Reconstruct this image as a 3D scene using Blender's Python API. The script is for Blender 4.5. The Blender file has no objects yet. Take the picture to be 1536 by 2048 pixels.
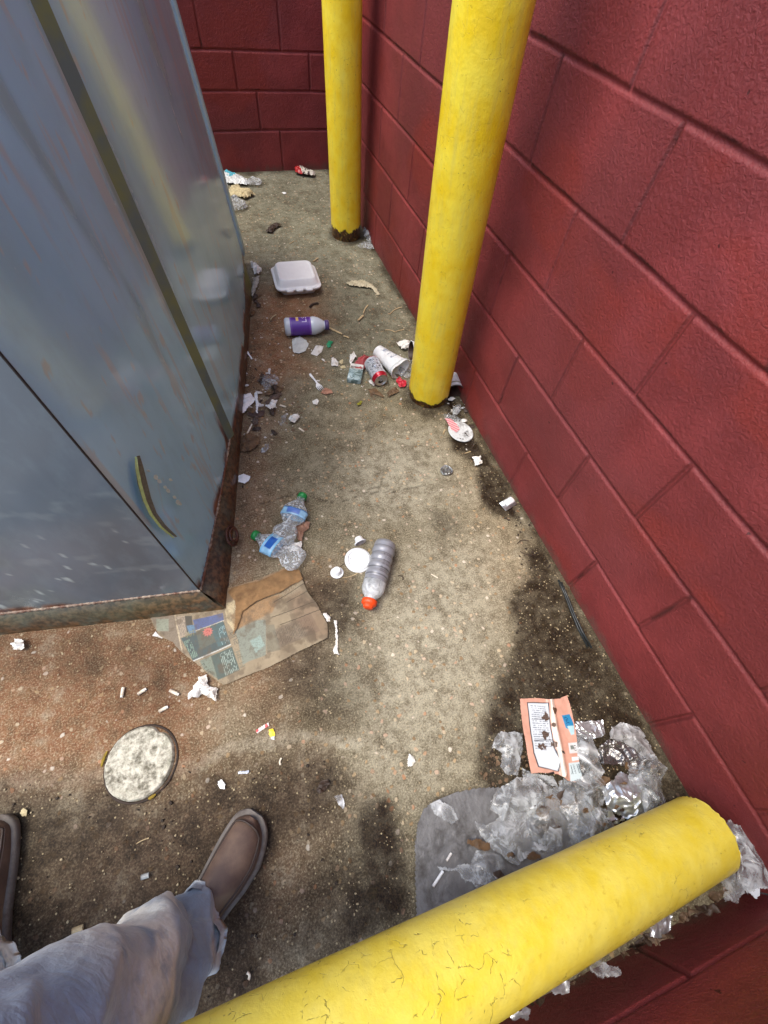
import bpy, math, random
import numpy as np
from mathutils import Vector, Matrix

S = bpy.context.scene
C = S.collection

# ------------------------------------------------------------------ camera
CR = np.array([[0.9482618849508422, 0.21544123460537337, -0.23320478550233145],
               [-0.3065306381910551, 0.8125774784721349, -0.4957386502281737],
               [0.08269440972436047, 0.5415744786375919, 0.836575590540843]])
CP = np.array([-0.8062185345742705, 0.09827172009007777, 1.2083471366850922])
CF = 875.059
cam_d = bpy.data.cameras.new('camera')
cam = bpy.data.objects.new('camera', cam_d); C.objects.link(cam)
m = Matrix.Identity(4)
for i in range(3):
    for j in range(3): m[i][j] = CR[i][j]
    m[i][3] = CP[i]
cam.matrix_world = m
cam_d.sensor_fit = 'VERTICAL'; cam_d.sensor_height = 36.0
cam_d.lens = CF / 2048 * 36.0
cam_d.clip_start = 0.02; cam_d.clip_end = 300
S.camera = cam

# ------------------------------------------------------------------ light
SUN_EL, SUN_AZ = math.radians(65), math.radians(268)      # azimuth clockwise from +y
world = bpy.data.worlds.new('World'); S.world = world; world.use_nodes = True
wn = world.node_tree; wn.nodes.clear()
sky = wn.nodes.new('ShaderNodeTexSky'); sky.sky_type = 'NISHITA'; sky.sun_disc = False
sky.sun_elevation = SUN_EL; sky.sun_rotation = SUN_AZ
sky.air_density = 1.0; sky.dust_density = 2.5; sky.ozone_density = 1.0
bg = wn.nodes.new('ShaderNodeBackground'); bg.inputs['Strength'].default_value = 0.15
wo = wn.nodes.new('ShaderNodeOutputWorld')
wn.links.new(sky.outputs[0], bg.inputs[0]); wn.links.new(bg.outputs[0], wo.inputs[0])
sd = bpy.data.lights.new('sun', 'SUN'); sd.energy = 0.95; sd.angle = math.radians(30); sd.color = (1.0, 0.94, 0.84)
so = bpy.data.objects.new('sun', sd); C.objects.link(so)
dirv = Vector((math.sin(SUN_AZ) * math.cos(SUN_EL), math.cos(SUN_AZ) * math.cos(SUN_EL), math.sin(SUN_EL)))
so.rotation_euler = dirv.to_track_quat('Z', 'Y').to_euler(); so.location = (-2, 0, 5)
S.view_settings.view_transform = 'Standard'; S.view_settings.look = 'None'
S.view_settings.gamma = 1.0; S.view_settings.exposure = 1.42

# ------------------------------------------------------------------ helpers
def gp(u, v, z=0.0):
    """point of the photograph (in its own pixels) measured on the level z"""
    d = CR @ np.array([(u - 768) / CF, -(v - 1024) / CF, -1.0])
    return CP + d * (z - CP[2]) / d[2]
def lin(c):
    c = np.asarray(c, float) / 255.0
    return np.where(c <= 0.04045, c / 12.92, ((c + 0.055) / 1.055) ** 2.4)
def L3(r, g, b): return tuple(float(x) for x in lin((r, g, b)))
def sstep(a, b, x):
    t = np.clip((np.asarray(x, float) - a) / (b - a), 0, 1); return t * t * (3 - 2 * t)
_tab = np.random.RandomState(7).rand(256, 256)
def vnoise(x, y):
    x = np.asarray(x, float); y = np.asarray(y, float)
    xi = np.floor(x).astype(int); yi = np.floor(y).astype(int); fx = x - xi; fy = y - yi
    fx = fx * fx * (3 - 2 * fx); fy = fy * fy * (3 - 2 * fy)
    g = lambda a, b: _tab[a % 256, b % 256]
    return (g(xi, yi) * (1 - fx) + g(xi + 1, yi) * fx) * (1 - fy) + (g(xi, yi + 1) * (1 - fx) + g(xi + 1, yi + 1) * fx) * fy
def fbm(x, y, o=4, s=0.0):
    r = 0; a = 0.5; t = 0
    for k in range(o):
        r = r + a * vnoise(np.asarray(x) * 2 ** k + 17.3 * k + s * 3.7, np.asarray(y) * 2 ** k + 9.1 * k + s * 5.3); t += a; a *= 0.55
    return r / t
def poly_sd(px, py, P):
    """signed distance (negative inside) to a polygon"""
    P = np.asarray(P, float); n = len(P); d = np.full(np.shape(px), 1e9); ins = np.zeros(np.shape(px), bool)
    for i in range(n):
        a = P[i]; b = P[(i + 1) % n]; e = b - a
        wx = px - a[0]; wy = py - a[1]
        t = np.clip((wx * e[0] + wy * e[1]) / (e @ e + 1e-12), 0, 1)
        d = np.minimum(d, np.hypot(wx - e[0] * t, wy - e[1] * t))
        c = ((a[1] > py) != (b[1] > py))
        with np.errstate(divide='ignore', invalid='ignore'):
            xx = (b[0] - a[0]) * (py - a[1]) / (b[1] - a[1] if b[1] != a[1] else 1e-9) + a[0]
        ins ^= c & (px < xx)
    return np.where(ins, -d, d)
def line_d(px, py, P):
    d = np.full(np.shape(px), 1e9)
    for i in range(len(P) - 1):
        a = np.array(P[i], float); b = np.array(P[i + 1], float); e = b - a
        wx = px - a[0]; wy = py - a[1]; t = np.clip((wx * e[0] + wy * e[1]) / (e @ e + 1e-12), 0, 1)
        d = np.minimum(d, np.hypot(wx - e[0] * t, wy - e[1] * t))
    return d
def fpoly(pts): return np.array([gp(u, v)[:2] for u, v in pts])

def tag(o, label=None, cat=None, group=None, kind=None):
    if label: o['label'] = label
    if cat: o['category'] = cat
    if group: o['group'] = group
    if kind: o['kind'] = kind
    return o
def empty(name, loc, label, cat, group=None, rot=(0, 0, 0)):
    o = bpy.data.objects.new(name, None); C.objects.link(o); o.location = loc; o.rotation_euler = rot
    o.empty_display_size = 0.05
    return tag(o, label, cat, group)
class MB:
    def __init__(s): s.v = []; s.f = []; s.c = []; s.has = False
    def add(s, v, f, c=None):
        b = len(s.v); s.v.extend([tuple(map(float, p)) for p in v]); s.f.extend([tuple(int(i) + b for i in q) for q in f])
        if c is None: s.c.extend([(1, 1, 1)] * len(v))
        else:
            s.has = True
            c = np.asarray(c, float)
            if c.ndim == 1: c = np.tile(c, (len(v), 1))
            s.c.extend([tuple(q) for q in c])
        return s
    def grid(s, P, closed_u=False, keep=None, c=None):
        P = np.asarray(P, float); nu, nv = P.shape[:2]
        idx = np.arange(nu * nv).reshape(nu, nv); F = []
        ru = nu if closed_u else nu - 1
        for i in range(ru):
            j = (i + 1) % nu
            for k in range(nv - 1):
                if keep is not None and not (keep[i, k] and keep[j, k] and keep[j, k + 1] and keep[i, k + 1]): continue
                F.append((idx[i, k], idx[j, k], idx[j, k + 1], idx[i, k + 1]))
        V = P.reshape(-1, 3); cc = None if c is None else np.asarray(c, float).reshape(-1, 3)
        if keep is not None:
            used = sorted({i for f in F for i in f}); mp = {u: n for n, u in enumerate(used)}
            V = V[used] if used else V[:0]; F = [tuple(mp[i] for i in f) for f in F]
            cc = None if cc is None else cc[used]
        return s.add(V, F, cc)
    def box(s, a, b):
        x0, y0, z0 = a; x1, y1, z1 = b
        v = [(x0, y0, z0), (x1, y0, z0), (x1, y1, z0), (x0, y1, z0), (x0, y0, z1), (x1, y0, z1), (x1, y1, z1), (x0, y1, z1)]
        return s.add(v, [(0, 3, 2, 1), (4, 5, 6, 7), (0, 1, 5, 4), (1, 2, 6, 5), (2, 3, 7, 6), (3, 0, 4, 7)])
    def tube(s, pts, r, n=8, caps=True, flat=1.0):
        pts = [np.array(p, float) for p in pts]; m_ = len(pts); rr = r if hasattr(r, '__len__') else [r] * m_
        ring = []; up = np.array([0, 0, 1.0]); rows = []
        for i in range(m_):
            t = pts[min(i + 1, m_ - 1)] - pts[max(i - 1, 0)]; t /= np.linalg.norm(t) + 1e-12
            a = np.cross(t, up)
            if np.linalg.norm(a) < 1e-3: a = np.cross(t, (0, 1, 0))
            a /= np.linalg.norm(a); b = np.cross(a, t)
            rows.append([pts[i] + rr[i] * (math.cos(q) * a + math.sin(q) * b * flat) for q in np.linspace(0, 2 * math.pi, n, endpoint=False)])
        P = np.array(rows).transpose(1, 0, 2); b0 = len(s.v); s.grid(P, closed_u=True)
        if caps:
            s.f.append(tuple(b0 + k * m_ for k in range(n))); s.f.append(tuple(b0 + k * m_ + m_ - 1 for k in range(n))[::-1])
        return s
    def build(s, name, mat, parent=None, smooth=True, world=True):
        me = bpy.data.meshes.new(name)
        off = np.zeros(3); pp = parent if world else None
        while pp is not None: off = off + np.array(pp.location); pp = pp.parent
        V = np.array(s.v, float).reshape(-1, 3) - off
        if parent is None and len(V):                # origin at the foot of the thing
            o0 = np.array([(V[:, 0].min() + V[:, 0].max()) / 2, (V[:, 1].min() + V[:, 1].max()) / 2, V[:, 2].min()]); V = V - o0
        me.from_pydata(V.tolist(), [], s.f)
        if s.has:
            at = me.color_attributes.new('Col', 'FLOAT_COLOR', 'POINT')
            cc = np.ones((len(s.c), 4)); cc[:, :3] = np.array(s.c); at.data.foreach_set('color', cc.ravel())
        me.update()
        if smooth: me.polygons.foreach_set('use_smooth', [True] * len(me.polygons))
        me.materials.append(mat)
        o = bpy.data.objects.new(name, me); C.objects.link(o)
        if parent is not None: o.parent = parent
        elif len(V): o.location = o0
        return o

def frame(axis):
    a = np.array(axis, float); a /= np.linalg.norm(a); u = np.cross(a, (0, 0, 1.0))
    if np.linalg.norm(u) < 1e-3: u = np.array([1.0, 0, 0])
    u /= np.linalg.norm(u); return a, u, np.cross(u, a)
def lathe(mb, A, axis, prof, n=32, deform=None, col=None, roll=0.0):
    """prof: list of (s, r) along axis from A; deform(s, th, r)->(r, du, dv)"""
    a, u, w = frame(axis); A = np.array(A, float)
    th = np.linspace(0, 2 * math.pi, n, endpoint=False); P = np.zeros((n, len(prof), 3)); cc = np.ones((n, len(prof), 3))
    for i, t in enumerate(th):
        for j, (s_, r_) in enumerate(prof):
            r2, du, dv = (r_, 0, 0) if deform is None else deform(s_, t, r_)
            P[i, j] = A + a * s_ + u * (r2 * math.cos(t + roll) + du) + w * (r2 * math.sin(t + roll) + dv)
            if col is not None: cc[i, j] = col(s_, t)
    mb.grid(P, closed_u=True, c=cc if col is not None else None); return mb
def resample(prof, step):
    out = []
    for (s0, r0), (s1, r1) in zip(prof[:-1], prof[1:]):
        k = max(1, int(math.hypot(s1 - s0, r1 - r0) / step))
        for q in range(k): out.append((s0 + (s1 - s0) * q / k, r0 + (r1 - r0) * q / k))
    out.append(prof[-1]); return out

# ------------------------------------------------------------------ materials
class NT:
    def __init__(s, name):
        s.m = bpy.data.materials.new(name); s.m.use_nodes = True; s.t = s.m.node_tree; s.t.nodes.clear()
        s.out = s.n('ShaderNodeOutputMaterial'); s.p = s.n('ShaderNodeBsdfPrincipled'); s.l(s.p.outputs[0], s.out.inputs[0])
        s.tc = s.n('ShaderNodeTexCoord')
    def n(s, t, **k):
        x = s.t.nodes.new(t)
        for a, b in k.items(): setattr(x, a, b)
        return x
    def l(s, a, b): s.t.links.new(a, b)
    def set(s, **k):
        for a, b in k.items():
            i = s.p.inputs[a.replace('_', ' ')]
            if hasattr(b, 'links'): s.l(b, i)
            else: i.default_value = (*b, 1) if (isinstance(b, tuple) and len(b) == 3) else b
    def noise(s, scale, detail=4, rough=0.55, vec=None, stretch=None, dist=0.0):
        x = s.n('ShaderNodeTexNoise'); x.inputs['Scale'].default_value = scale; x.inputs['Detail'].default_value = detail
        x.inputs['Roughness'].default_value = rough; x.inputs['Distortion'].default_value = dist
        v = vec or s.tc.outputs['Object']
        if stretch:
            mp = s.n('ShaderNodeMapping'); mp.inputs['Scale'].default_value = stretch; s.l(v, mp.inputs[0]); v = mp.outputs[0]
        s.l(v, x.inputs['Vector']); return x.outputs[0]
    def vor(s, scale, feature='F1', out='Distance', vec=None, stretch=None, rand=1.0):
        x = s.n('ShaderNodeTexVoronoi'); x.feature = feature; x.inputs['Scale'].default_value = scale
        x.inputs['Randomness'].default_value = rand
        v = vec or s.tc.outputs['Object']
        if stretch:
            mp = s.n('ShaderNodeMapping'); mp.inputs['Scale'].default_value = stretch; s.l(v, mp.inputs[0]); v = mp.outputs[0]
        s.l(v, x.inputs['Vector']); return x.outputs[out]
    def ramp(s, f, stops):
        x = s.n('ShaderNodeValToRGB'); e = x.color_ramp.elements
        while len(e) < len(stops): e.new(0.5)
        for q, (p, c) in zip(e, stops): q.position = p; q.color = (*c, 1) if len(c) == 3 else c
        s.l(f, x.inputs[0]); return x.outputs[0]
    def rng(s, f, a, b, c=0.0, d=1.0):
        x = s.n('ShaderNodeMapRange'); s.l(f, x.inputs[0])
        for i, q in zip((1, 2, 3, 4), (a, b, c, d)): x.inputs[i].default_value = q
        return x.outputs[0]
    def math(s, op, a, b=0.0):
        x = s.n('ShaderNodeMath', operation=op)
        for i, q in enumerate((a, b)):
            if hasattr(q, 'links'): s.l(q, x.inputs[i])
            else: x.inputs[i].default_value = q
        return x.outputs[0]
    def mix(s, f, a, b, mode='MIX'):
        x = s.n('ShaderNodeMix', data_type='RGBA', blend_type=mode)
        for i, q in ((0, f), (6, a), (7, b)):
            if hasattr(q, 'links'): s.l(q, x.inputs[i])
            else: x.inputs[i].default_value = q if i == 0 else (*q, 1)
        return x.outputs[2]
    def attr(s, name='Col'):
        x = s.n('ShaderNodeAttribute'); x.attribute_name = name; return x.outputs['Color']
    def sep(s, c):
        x = s.n('ShaderNodeSeparateColor'); s.l(c, x.inputs[0]); return x.outputs
    def bump(s, h, strength=0.3, dist=0.002):
        x = s.n('ShaderNodeBump'); x.inputs['Strength'].default_value = strength; x.inputs['Distance'].default_value = dist
        s.l(h, x.inputs['Height'])
        if s.p.inputs['Normal'].links: s.l(s.p.inputs['Normal'].links[0].from_socket, x.inputs['Normal'])
        s.l(x.outputs[0], s.p.inputs['Normal']); return x.outputs[0]
_mc = {}
def simple(name, col, rough=0.6, var=0.25, scale=60, bump=0.3, bscale=200, metal=0.0, dirt=None, coat=0.0, spec=0.5, bdist=0.001):
    if name in _mc: return _mc[name]
    t = NT(name); c2 = tuple(x * (1 - var) for x in col)
    f = t.noise(scale, 5, 0.6); c = t.mix(t.rng(f, 0.35, 0.65), c2, col)
    if dirt is not None: c = t.mix(t.rng(t.noise(scale * 0.6, 5, 0.7), 0.5, 0.68, 0, 0.8), c, dirt)
    t.set(Base_Color=c, Roughness=rough, Metallic=metal, Coat_Weight=coat); t.p.inputs['Specular IOR Level'].default_value = spec
    if bump: t.bump(t.noise(bscale, 4, 0.6), bump, bdist)
    _mc[name] = t.m; return t.m
def painted(name, rough=0.6, bump=0.25, bscale=150, metal=0.0, dirty=0.0, bdist=0.001, coat=0.0, alpha=None):
    if name in _mc: return _mc[name]
    t = NT(name); c = t.attr()
    n_ = t.noise(90, 4, 0.6); c = t.mix(t.rng(n_, 0.3, 0.7, 0.12, 0.0), c, (0.03, 0.025, 0.02))
    if dirty: c = t.mix(t.rng(t.noise(45, 5, 0.7), 0.5, 0.7, 0, dirty), c, (0.07, 0.05, 0.03))
    t.set(Base_Color=c, Roughness=rough, Metallic=metal, Coat_Weight=coat)
    if alpha is not None: t.set(Alpha=alpha)
    if bump: t.bump(t.noise(bscale, 4, 0.6), bump, bdist)
    _mc[name] = t.m; return t.m
# ------------------------------------------------------------------ the ground
def spaced(segs):
    out = [segs[0][0]]
    for a, b, st in segs:
        k = max(1, int(round((b - a) / st))); out += list(a + (b - a) * np.arange(1, k + 1) / k)
    return np.array(out)
gx = spaced([(-40, -8, 4), (-8, -2.2, 0.4), (-2.2, -1.7, 0.03), (-1.7, 0.01, 0.0065), (0.01, 2, 0.5), (2, 40, 5)])
gy = spaced([(-40, -4, 4), (-4, -0.6, 0.3), (-0.6, 1.6, 0.0065), (1.6, 3.5, 0.009), (3.5, 8, 0.6), (8, 40, 4)])
GX, GY = np.meshgrid(gx, gy, indexing='ij')
# back to photo-measured outlines of stains
n1 = fbm(GX * 9, GY * 9, 4, 1) - 0.5; n2 = fbm(GX * 30, GY * 30, 3, 2) - 0.5; n3 = fbm(GX * 90, GY * 90, 2, 3) - 0.5
def stain(pts, soft=0.02, wob=0.06, fine=0.03):
    d = poly_sd(GX, GY, fpoly(pts)) + n1 * wob + n2 * fine + n3 * 0.01
    return 1 - sstep(-soft * 2.2, soft * 2.2, d)
dark = np.zeros_like(GX)
def mx(a, b): return np.maximum(a, b)
dark = mx(dark, 1.0 * stain([(885, 790), (905, 900), (955, 935), (958, 990), (985, 1030), (1050, 1050), (1010, 960), (935, 850), (905, 780)], 0.010, 0.02, 0.02))
dark = mx(dark, 0.95 * stain([(1045, 1100), (1062, 1150), (1018, 1200), (1030, 1300), (985, 1390), (955, 1500), (960, 1570), (880, 1600), (830, 1660), (830, 1830), (1000, 1900), (1400, 1760), (1420, 1640), (1290, 1440), (1135, 1180), (1080, 1090)], 0.012, 0.03, 0.02))
dark = mx(dark, 0.55 * stain([(1030, 1060), (1060, 1150), (1130, 1180), (1090, 1080), (1050, 1010)], 0.02, 0.02, 0.02))
dark = mx(dark, 0.78 * stain([(590, 1160), (665, 1150), (720, 1180), (722, 1225), (690, 1290), (650, 1290), (690, 1380), (640, 1430), (560, 1400), (530, 1340), (600, 1290)], 0.03, 0.06, 0.04))
dark = mx(dark, 0.55 * stain([(540, 1340), (700, 1300), (740, 1400), (690, 1480), (560, 1470)], 0.05, 0.08, 0.04))
dark = mx(dark, 1.0 * stain([(700, 1640), (730, 1600), (775, 1598), (800, 1640), (812, 1720), (822, 1840), (700, 1900), (672, 1830), (690, 1770), (722, 1760)], 0.012, 0.02, 0.025))
dark = mx(dark, 0.72 * stain([(660, 1660), (700, 1620), (830, 1720), (830, 1900), (560, 2000), (430, 2060), (420, 1900), (560, 1800)], 0.04, 0.08, 0.04))
dark = mx(dark, 0.86 * stain([(-300, 1560), (150, 1590), (420, 1545), (560, 1500), (690, 1500), (700, 1600), (640, 1680), (560, 1720), (560, 2048), (-400, 2300)], 0.03, 0.08, 0.05))
dark = mx(dark, 0.6 * stain([(-200, 1250), (300, 1250), (400, 1350), (350, 1450), (200, 1420), (80, 1380)], 0.06, 0.12, 0.05))
dark = mx(dark, 0.55 * stain([(860, 1020), (905, 1030), (925, 1060), (890, 1075), (862, 1050)], 0.012, 0.025, 0.03))
dark = mx(dark, 0.6 * stain([(520, 448), (560, 445), (568, 452), (540, 465), (525, 467)], 0.01, 0.02, 0.02) * 0.6)
dark = mx(dark, 0.35 * stain([(640, 560), (780, 600), (830, 700), (700, 720), (620, 690), (600, 610)], 0.08, 0.15, 0.05))
dark = mx(dark, 0.45 * stain([(640, 870), (720, 850), (700, 930), (650, 1000), (620, 1020), (610, 930)], 0.05, 0.10, 0.05) * (0.6 + n1))
dark = mx(dark, 0.40 * stain([(540, 380), (640, 380), (700, 440), (600, 430), (520, 420)], 0.12, 0.2, 0.05))
# drip halo of litter along the container foot
dark = mx(dark, 0.6 * stain([(480, 830), (500, 700), (520, 590), (500, 560), (470, 700), (460, 900), (440, 1100), (470, 1010), (500, 920)], 0.03, 0.05, 0.04))
for cx, cy, rr_ in ((850, 800, .14), (693, 470, .15)):
    q = gp(cx, cy); dark = mx(dark, 0.75 * (1 - sstep(rr_ * .6, rr_, np.hypot(GX - q[0] - .02, GY - q[1]) + n1 * .08 + n2 * .04)))
dark = mx(dark, 0.8 * (1 - sstep(0.0, 0.05, -GX + n1 * .06)))
dark = mx(dark, 0.7 * (1 - sstep(0.0, 0.07, 3.446 - GY + n1 * .08)))
dark = np.clip(dark, 0, 1)
rust = np.zeros_like(GX)
rust = mx(rust, 1.0 * stain([(505, 600), (560, 560), (640, 590), (650, 640), (600, 690), (620, 740), (560, 770), (500, 780), (480, 700)], 0.05, 0.10, 0.06))
rust = mx(rust, 0.6 * stain([(480, 760), (560, 760), (530, 900), (560, 1000), (480, 1240), (440, 1240)], 0.05, 0.10, 0.06))
rust = mx(rust, 0.85 * stain([(-500, 1230), (450, 1225), (450, 1400), (380, 1560), (200, 1560), (-500, 1600)], 0.05, 0.08, 0.05))
rust = mx(rust, 0.50 * stain([(300, 1500), (640, 1520), (640, 1800), (500, 2048), (-400, 2200), (0, 1800)], 0.08, 0.15, 0.05))
rust = mx(rust, 0.55 * stain([(450, 1230), (660, 1150), (640, 1200), (560, 1470), (440, 1420)], 0.06, 0.1, 0.05))
grey = stain([(400, 300), (760, 300), (850, 700), (700, 760), (640, 560), (470, 520)], 0.15, 0.2, 0.05)
light = np.zeros_like(GX)
light = mx(light, 0.9 * stain([(720, 880), (860, 870), (960, 1000), (900, 1010), (760, 1030), (690, 1010), (680, 940)], 0.08, 0.12, 0.04))
light = mx(light, 0.8 * stain([(700, 1300), (760, 1130), (880, 1090), (1000, 1060), (1040, 1180), (1000, 1300), (960, 1480), (860, 1580), (720, 1560), (720, 1440)], 0.08, 0.12, 0.05))
light = mx(light, 0.9 * (1 - sstep(0.004, 0.022, line_d(GX + n2 * 0.04, GY + n1 * 0.05, fpoly([(-200, 1590), (200, 1558), (390, 1535), (470, 1495), (600, 1470), (720, 1475)])))) * (0.6 + 0.8 * (n2 + 0.3)))
tan_ = stain([(940, 900), (1000, 980), (1080, 1090), (1120, 1180), (1060, 1280), (1000, 1200), (960, 1060)], 0.08, 0.1, 0.04)
crack = np.zeros_like(GX)
for pts, w in (([(480, 1010), (540, 1000), (600, 985)], 0.0008), ([(620, 990), (650, 1000), (690, 1000), (730, 985), (790, 985), (850, 970)], 0.0009), ([(700, 980), (760, 975), (765, 955)], 0.0006), ([(560, 1480), (600, 1490)], 0.0006)):
    crack = mx(crack, 1 - sstep(w * 1.2, w * 3.2, line_d(GX + n2 * 0.02, GY + n1 * 0.02, fpoly(pts))))
GZ = 0.0010 * n1 + 0.0007 * n2
edge = poly_sd(GX, GY, fpoly([(-900, 1600), (200, 1562), (390, 1540), (470, 1500), (600, 1475), (720, 1500), (700, 1640), (690, 1760), (560, 2100), (-900, 2400)])) + n2 * 0.02
GZ = GZ - 0.0035 * (1 - sstep(-0.012, 0.004, edge)) - 0.002 * crack
FX0, FX1 = gx[0], gx[-1]
mb = MB(); mb.grid(np.stack([GX, GY, GZ], -1)); nx_, ny_ = GX.shape
ground = mb.build('ground', None or bpy.data.materials.new('tmp'), None)
ground.data.materials.clear()
V0 = ground.location
def vattr(o, name, r, g, b):
    at = o.data.color_attributes.new(name, 'FLOAT_COLOR', 'POINT')
    cc = np.ones((r.size, 4)); cc[:, 0] = r.ravel(); cc[:, 1] = g.ravel(); cc[:, 2] = b.ravel(); at.data.foreach_set('color', cc.ravel())
vattr(ground, 'MA', dark, rust, grey); vattr(ground, 'MB', light, tan_, crack)
t = NT('stained_concrete'); A = t.sep(t.attr('MA')); B = t.sep(t.attr('MB'))
pos = t.n('ShaderNodeNewGeometry').outputs['Position']
big = t.noise(5, 5, 0.6, vec=pos); mid = t.noise(40, 5, 0.65, vec=pos); fine = t.noise(230, 3, 0.75, vec=pos)
sand = t.noise(480, 2, 0.8, vec=pos)
base = t.mix(t.rng(big, 0.35, 0.65), L3(112, 104, 82), L3(132, 125, 104))
base = t.mix(A[2], base, L3(128, 130, 112))
base = t.mix(t.math('MULTIPLY', B[0], 0.9), base, L3(176, 171, 150))
base = t.mix(t.math('MULTIPLY', B[1], 0.6), base, L3(158, 140, 110))
base = t.mix(t.math('MULTIPLY', A[1], 0.92), base, t.mix(t.rng(mid, 0.4, 0.62), L3(130, 80, 50), L3(176, 126, 88)))
base = t.mix(t.rng(mid, 0.42, 0.62, 0, 0.55), base, L3(78, 68, 50)); bl = t.noise(13, 6, 0.72, vec=pos); base = t.mix(t.rng(bl, 0.5, 0.62, 0, 0.5), base, L3(70, 58, 41)); base = t.mix(t.rng(bl, 0.46, 0.34, 0, 0.35), base, L3(170, 164, 142))
# sand grain of the exposed surface
base = t.mix(t.rng(fine, 0.52, 0.64, 0, 0.5), base, L3(196, 186, 156), 'MIX')
base = t.mix(t.rng(fine, 0.46, 0.34, 0, 0.6), base, L3(64, 52, 36))
base = t.mix(t.rng(sand, 0.42, 0.32, 0, 0.6), base, L3(52, 42, 30))
# pebbles of the aggregate showing through
pv = t.n('ShaderNodeTexVoronoi'); pv.inputs['Scale'].default_value = 62; pv.inputs['Randomness'].default_value = 1
mpn = t.n('ShaderNodeVectorMath', operation='ADD'); nzv = t.n('ShaderNodeTexNoise'); nzv.inputs['Scale'].default_value = 60; t.l(pos, nzv.inputs[0])
sc = t.n('ShaderNodeVectorMath', operation='SCALE'); sc.inputs['Scale'].default_value = 0.012; t.l(nzv.outputs['Color'], sc.inputs[0]); t.l(pos, mpn.inputs[0]); t.l(sc.outputs[0], mpn.inputs[1])
t.l(mpn.outputs[0], pv.inputs['Vector'])
ps = t.sep(pv.outputs['Color']); pm = t.math('MULTIPLY', t.rng(pv.outputs['Distance'], 0.34, 0.24), t.rng(ps[0], 0.60, 0.66))
pcol = t.ramp(ps[1], [(0.0, L3(120, 92, 62)), (0.35, L3(176, 150, 112)), (0.6, L3(200, 186, 158)), (0.8, L3(170, 120, 84)), (1.0, L3(222, 214, 196))])
base = t.mix(t.math('MULTIPLY', pm, 0.75), base, pcol)
# damp dirt
wetn = t.math('MULTIPLY', A[0], t.math('MULTIPLY', t.rng(mid, 0.25, 0.6, 0.85, 1.08), t.rng(bl, 0.34, 0.60, 0.74, 1.06)))
dcol = t.mix(t.rng(fine, 0.42, 0.62), L3(17, 10, 4), L3(50, 36, 20))
dcol = t.mix(t.rng(mid, 0.55, 0.7, 0, 0.5), dcol, t.mix(A[1], L3(58, 50, 28), L3(80, 48, 26)))
base = t.mix(t.math('MULTIPLY', wetn, 0.97), base, dcol)
# crumbs of pale grit in the dirt
gv = t.n('ShaderNodeTexVoronoi'); gv.inputs['Scale'].default_value = 130; t.l(pos, gv.inputs['Vector'])
gs = t.sep(gv.outputs['Color']); gm = t.math('MULTIPLY', t.rng(gv.outputs['Distance'], 0.30, 0.20), t.rng(gs[0], 0.90, 0.92))
base = t.mix(t.math('MULTIPLY', gm, t.math('ADD', t.math('MULTIPLY', A[0], 0.35), 0.2)), base, L3(206, 190, 150))
base = t.mix(t.math('MULTIPLY', B[2], 0.55), base, L3(40, 32, 24))
t.set(Base_Color=base, Roughness=t.rng(A[0], 0, 1, 0.92, 0.62)); t.p.inputs['Specular IOR Level'].default_value = 0.18
t.bump(fine, 0.5, 0.0016); t.bump(t.math('MAXIMUM', pm, gm), 0.5, 0.0022); t.bump(mid, 0.5, 0.004)
ground.data.materials.append(t.m)
tag(ground, kind='structure')

# ------------------------------------------------------------------ block walls
def wall_mat():
    t = NT('red_wall_paint'); pos = t.n('ShaderNodeNewGeometry').outputs['Position']; c = t.sep(t.attr('MA'))
    a = t.noise(3.2, 4, 0.55, vec=pos); b = t.noise(22, 5, 0.65, vec=pos); f = t.noise(260, 3, 0.6, vec=pos)
    base = t.mix(t.rng(a, 0.42, 0.6), L3(112, 44, 44), L3(132, 55, 55))
    base = t.mix(t.math('MULTIPLY', c[1], 0.75), base, L3(126, 46, 40)); base = t.mix(t.rng(t.noise(1.7, 3, 0.5, vec=pos), 0.5, 0.62, 0, 0.45), base, L3(104, 50, 52))
    base = t.mix(t.rng(b, 0.5, 0.72, 0, 0.4), base, L3(110, 44, 46))
    base = t.mix(t.rng(f, 0.62, 0.72, 0, 0.18), base, L3(180, 100, 98))
    base = t.mix(t.math('MULTIPLY', c[2], t.rng(f, 0.42, 0.62, 0.25, 0.9)), base, L3(84, 74, 64))      # splashed dirt at the foot
    base = t.mix(c[0], base, L3(36, 18, 16))                                                   # open pore holes and cracks, plus groove shade painted at joints
    base = t.mix(t.rng(t.noise(36, 2, 0.5, vec=pos), 0.76, 0.765, 0, 1), base, L3(70, 24, 24))
    t.set(Base_Color=base, Roughness=t.rng(b, 0.3, 0.7, 0.48, 0.66)); t.p.inputs['Specular IOR Level'].default_value = 0.35
    pit = t.noise(120, 4, 0.6, vec=pos, dist=0.6); t.bump(t.rng(pit, 0.30, 0.62), 0.42, 0.0032); t.bump(f, 0.22, 0.0008); t.bump(t.noise(14, 3, 0.5, vec=pos), 0.35, 0.006)
    return t.m
WM = wall_mat()
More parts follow.
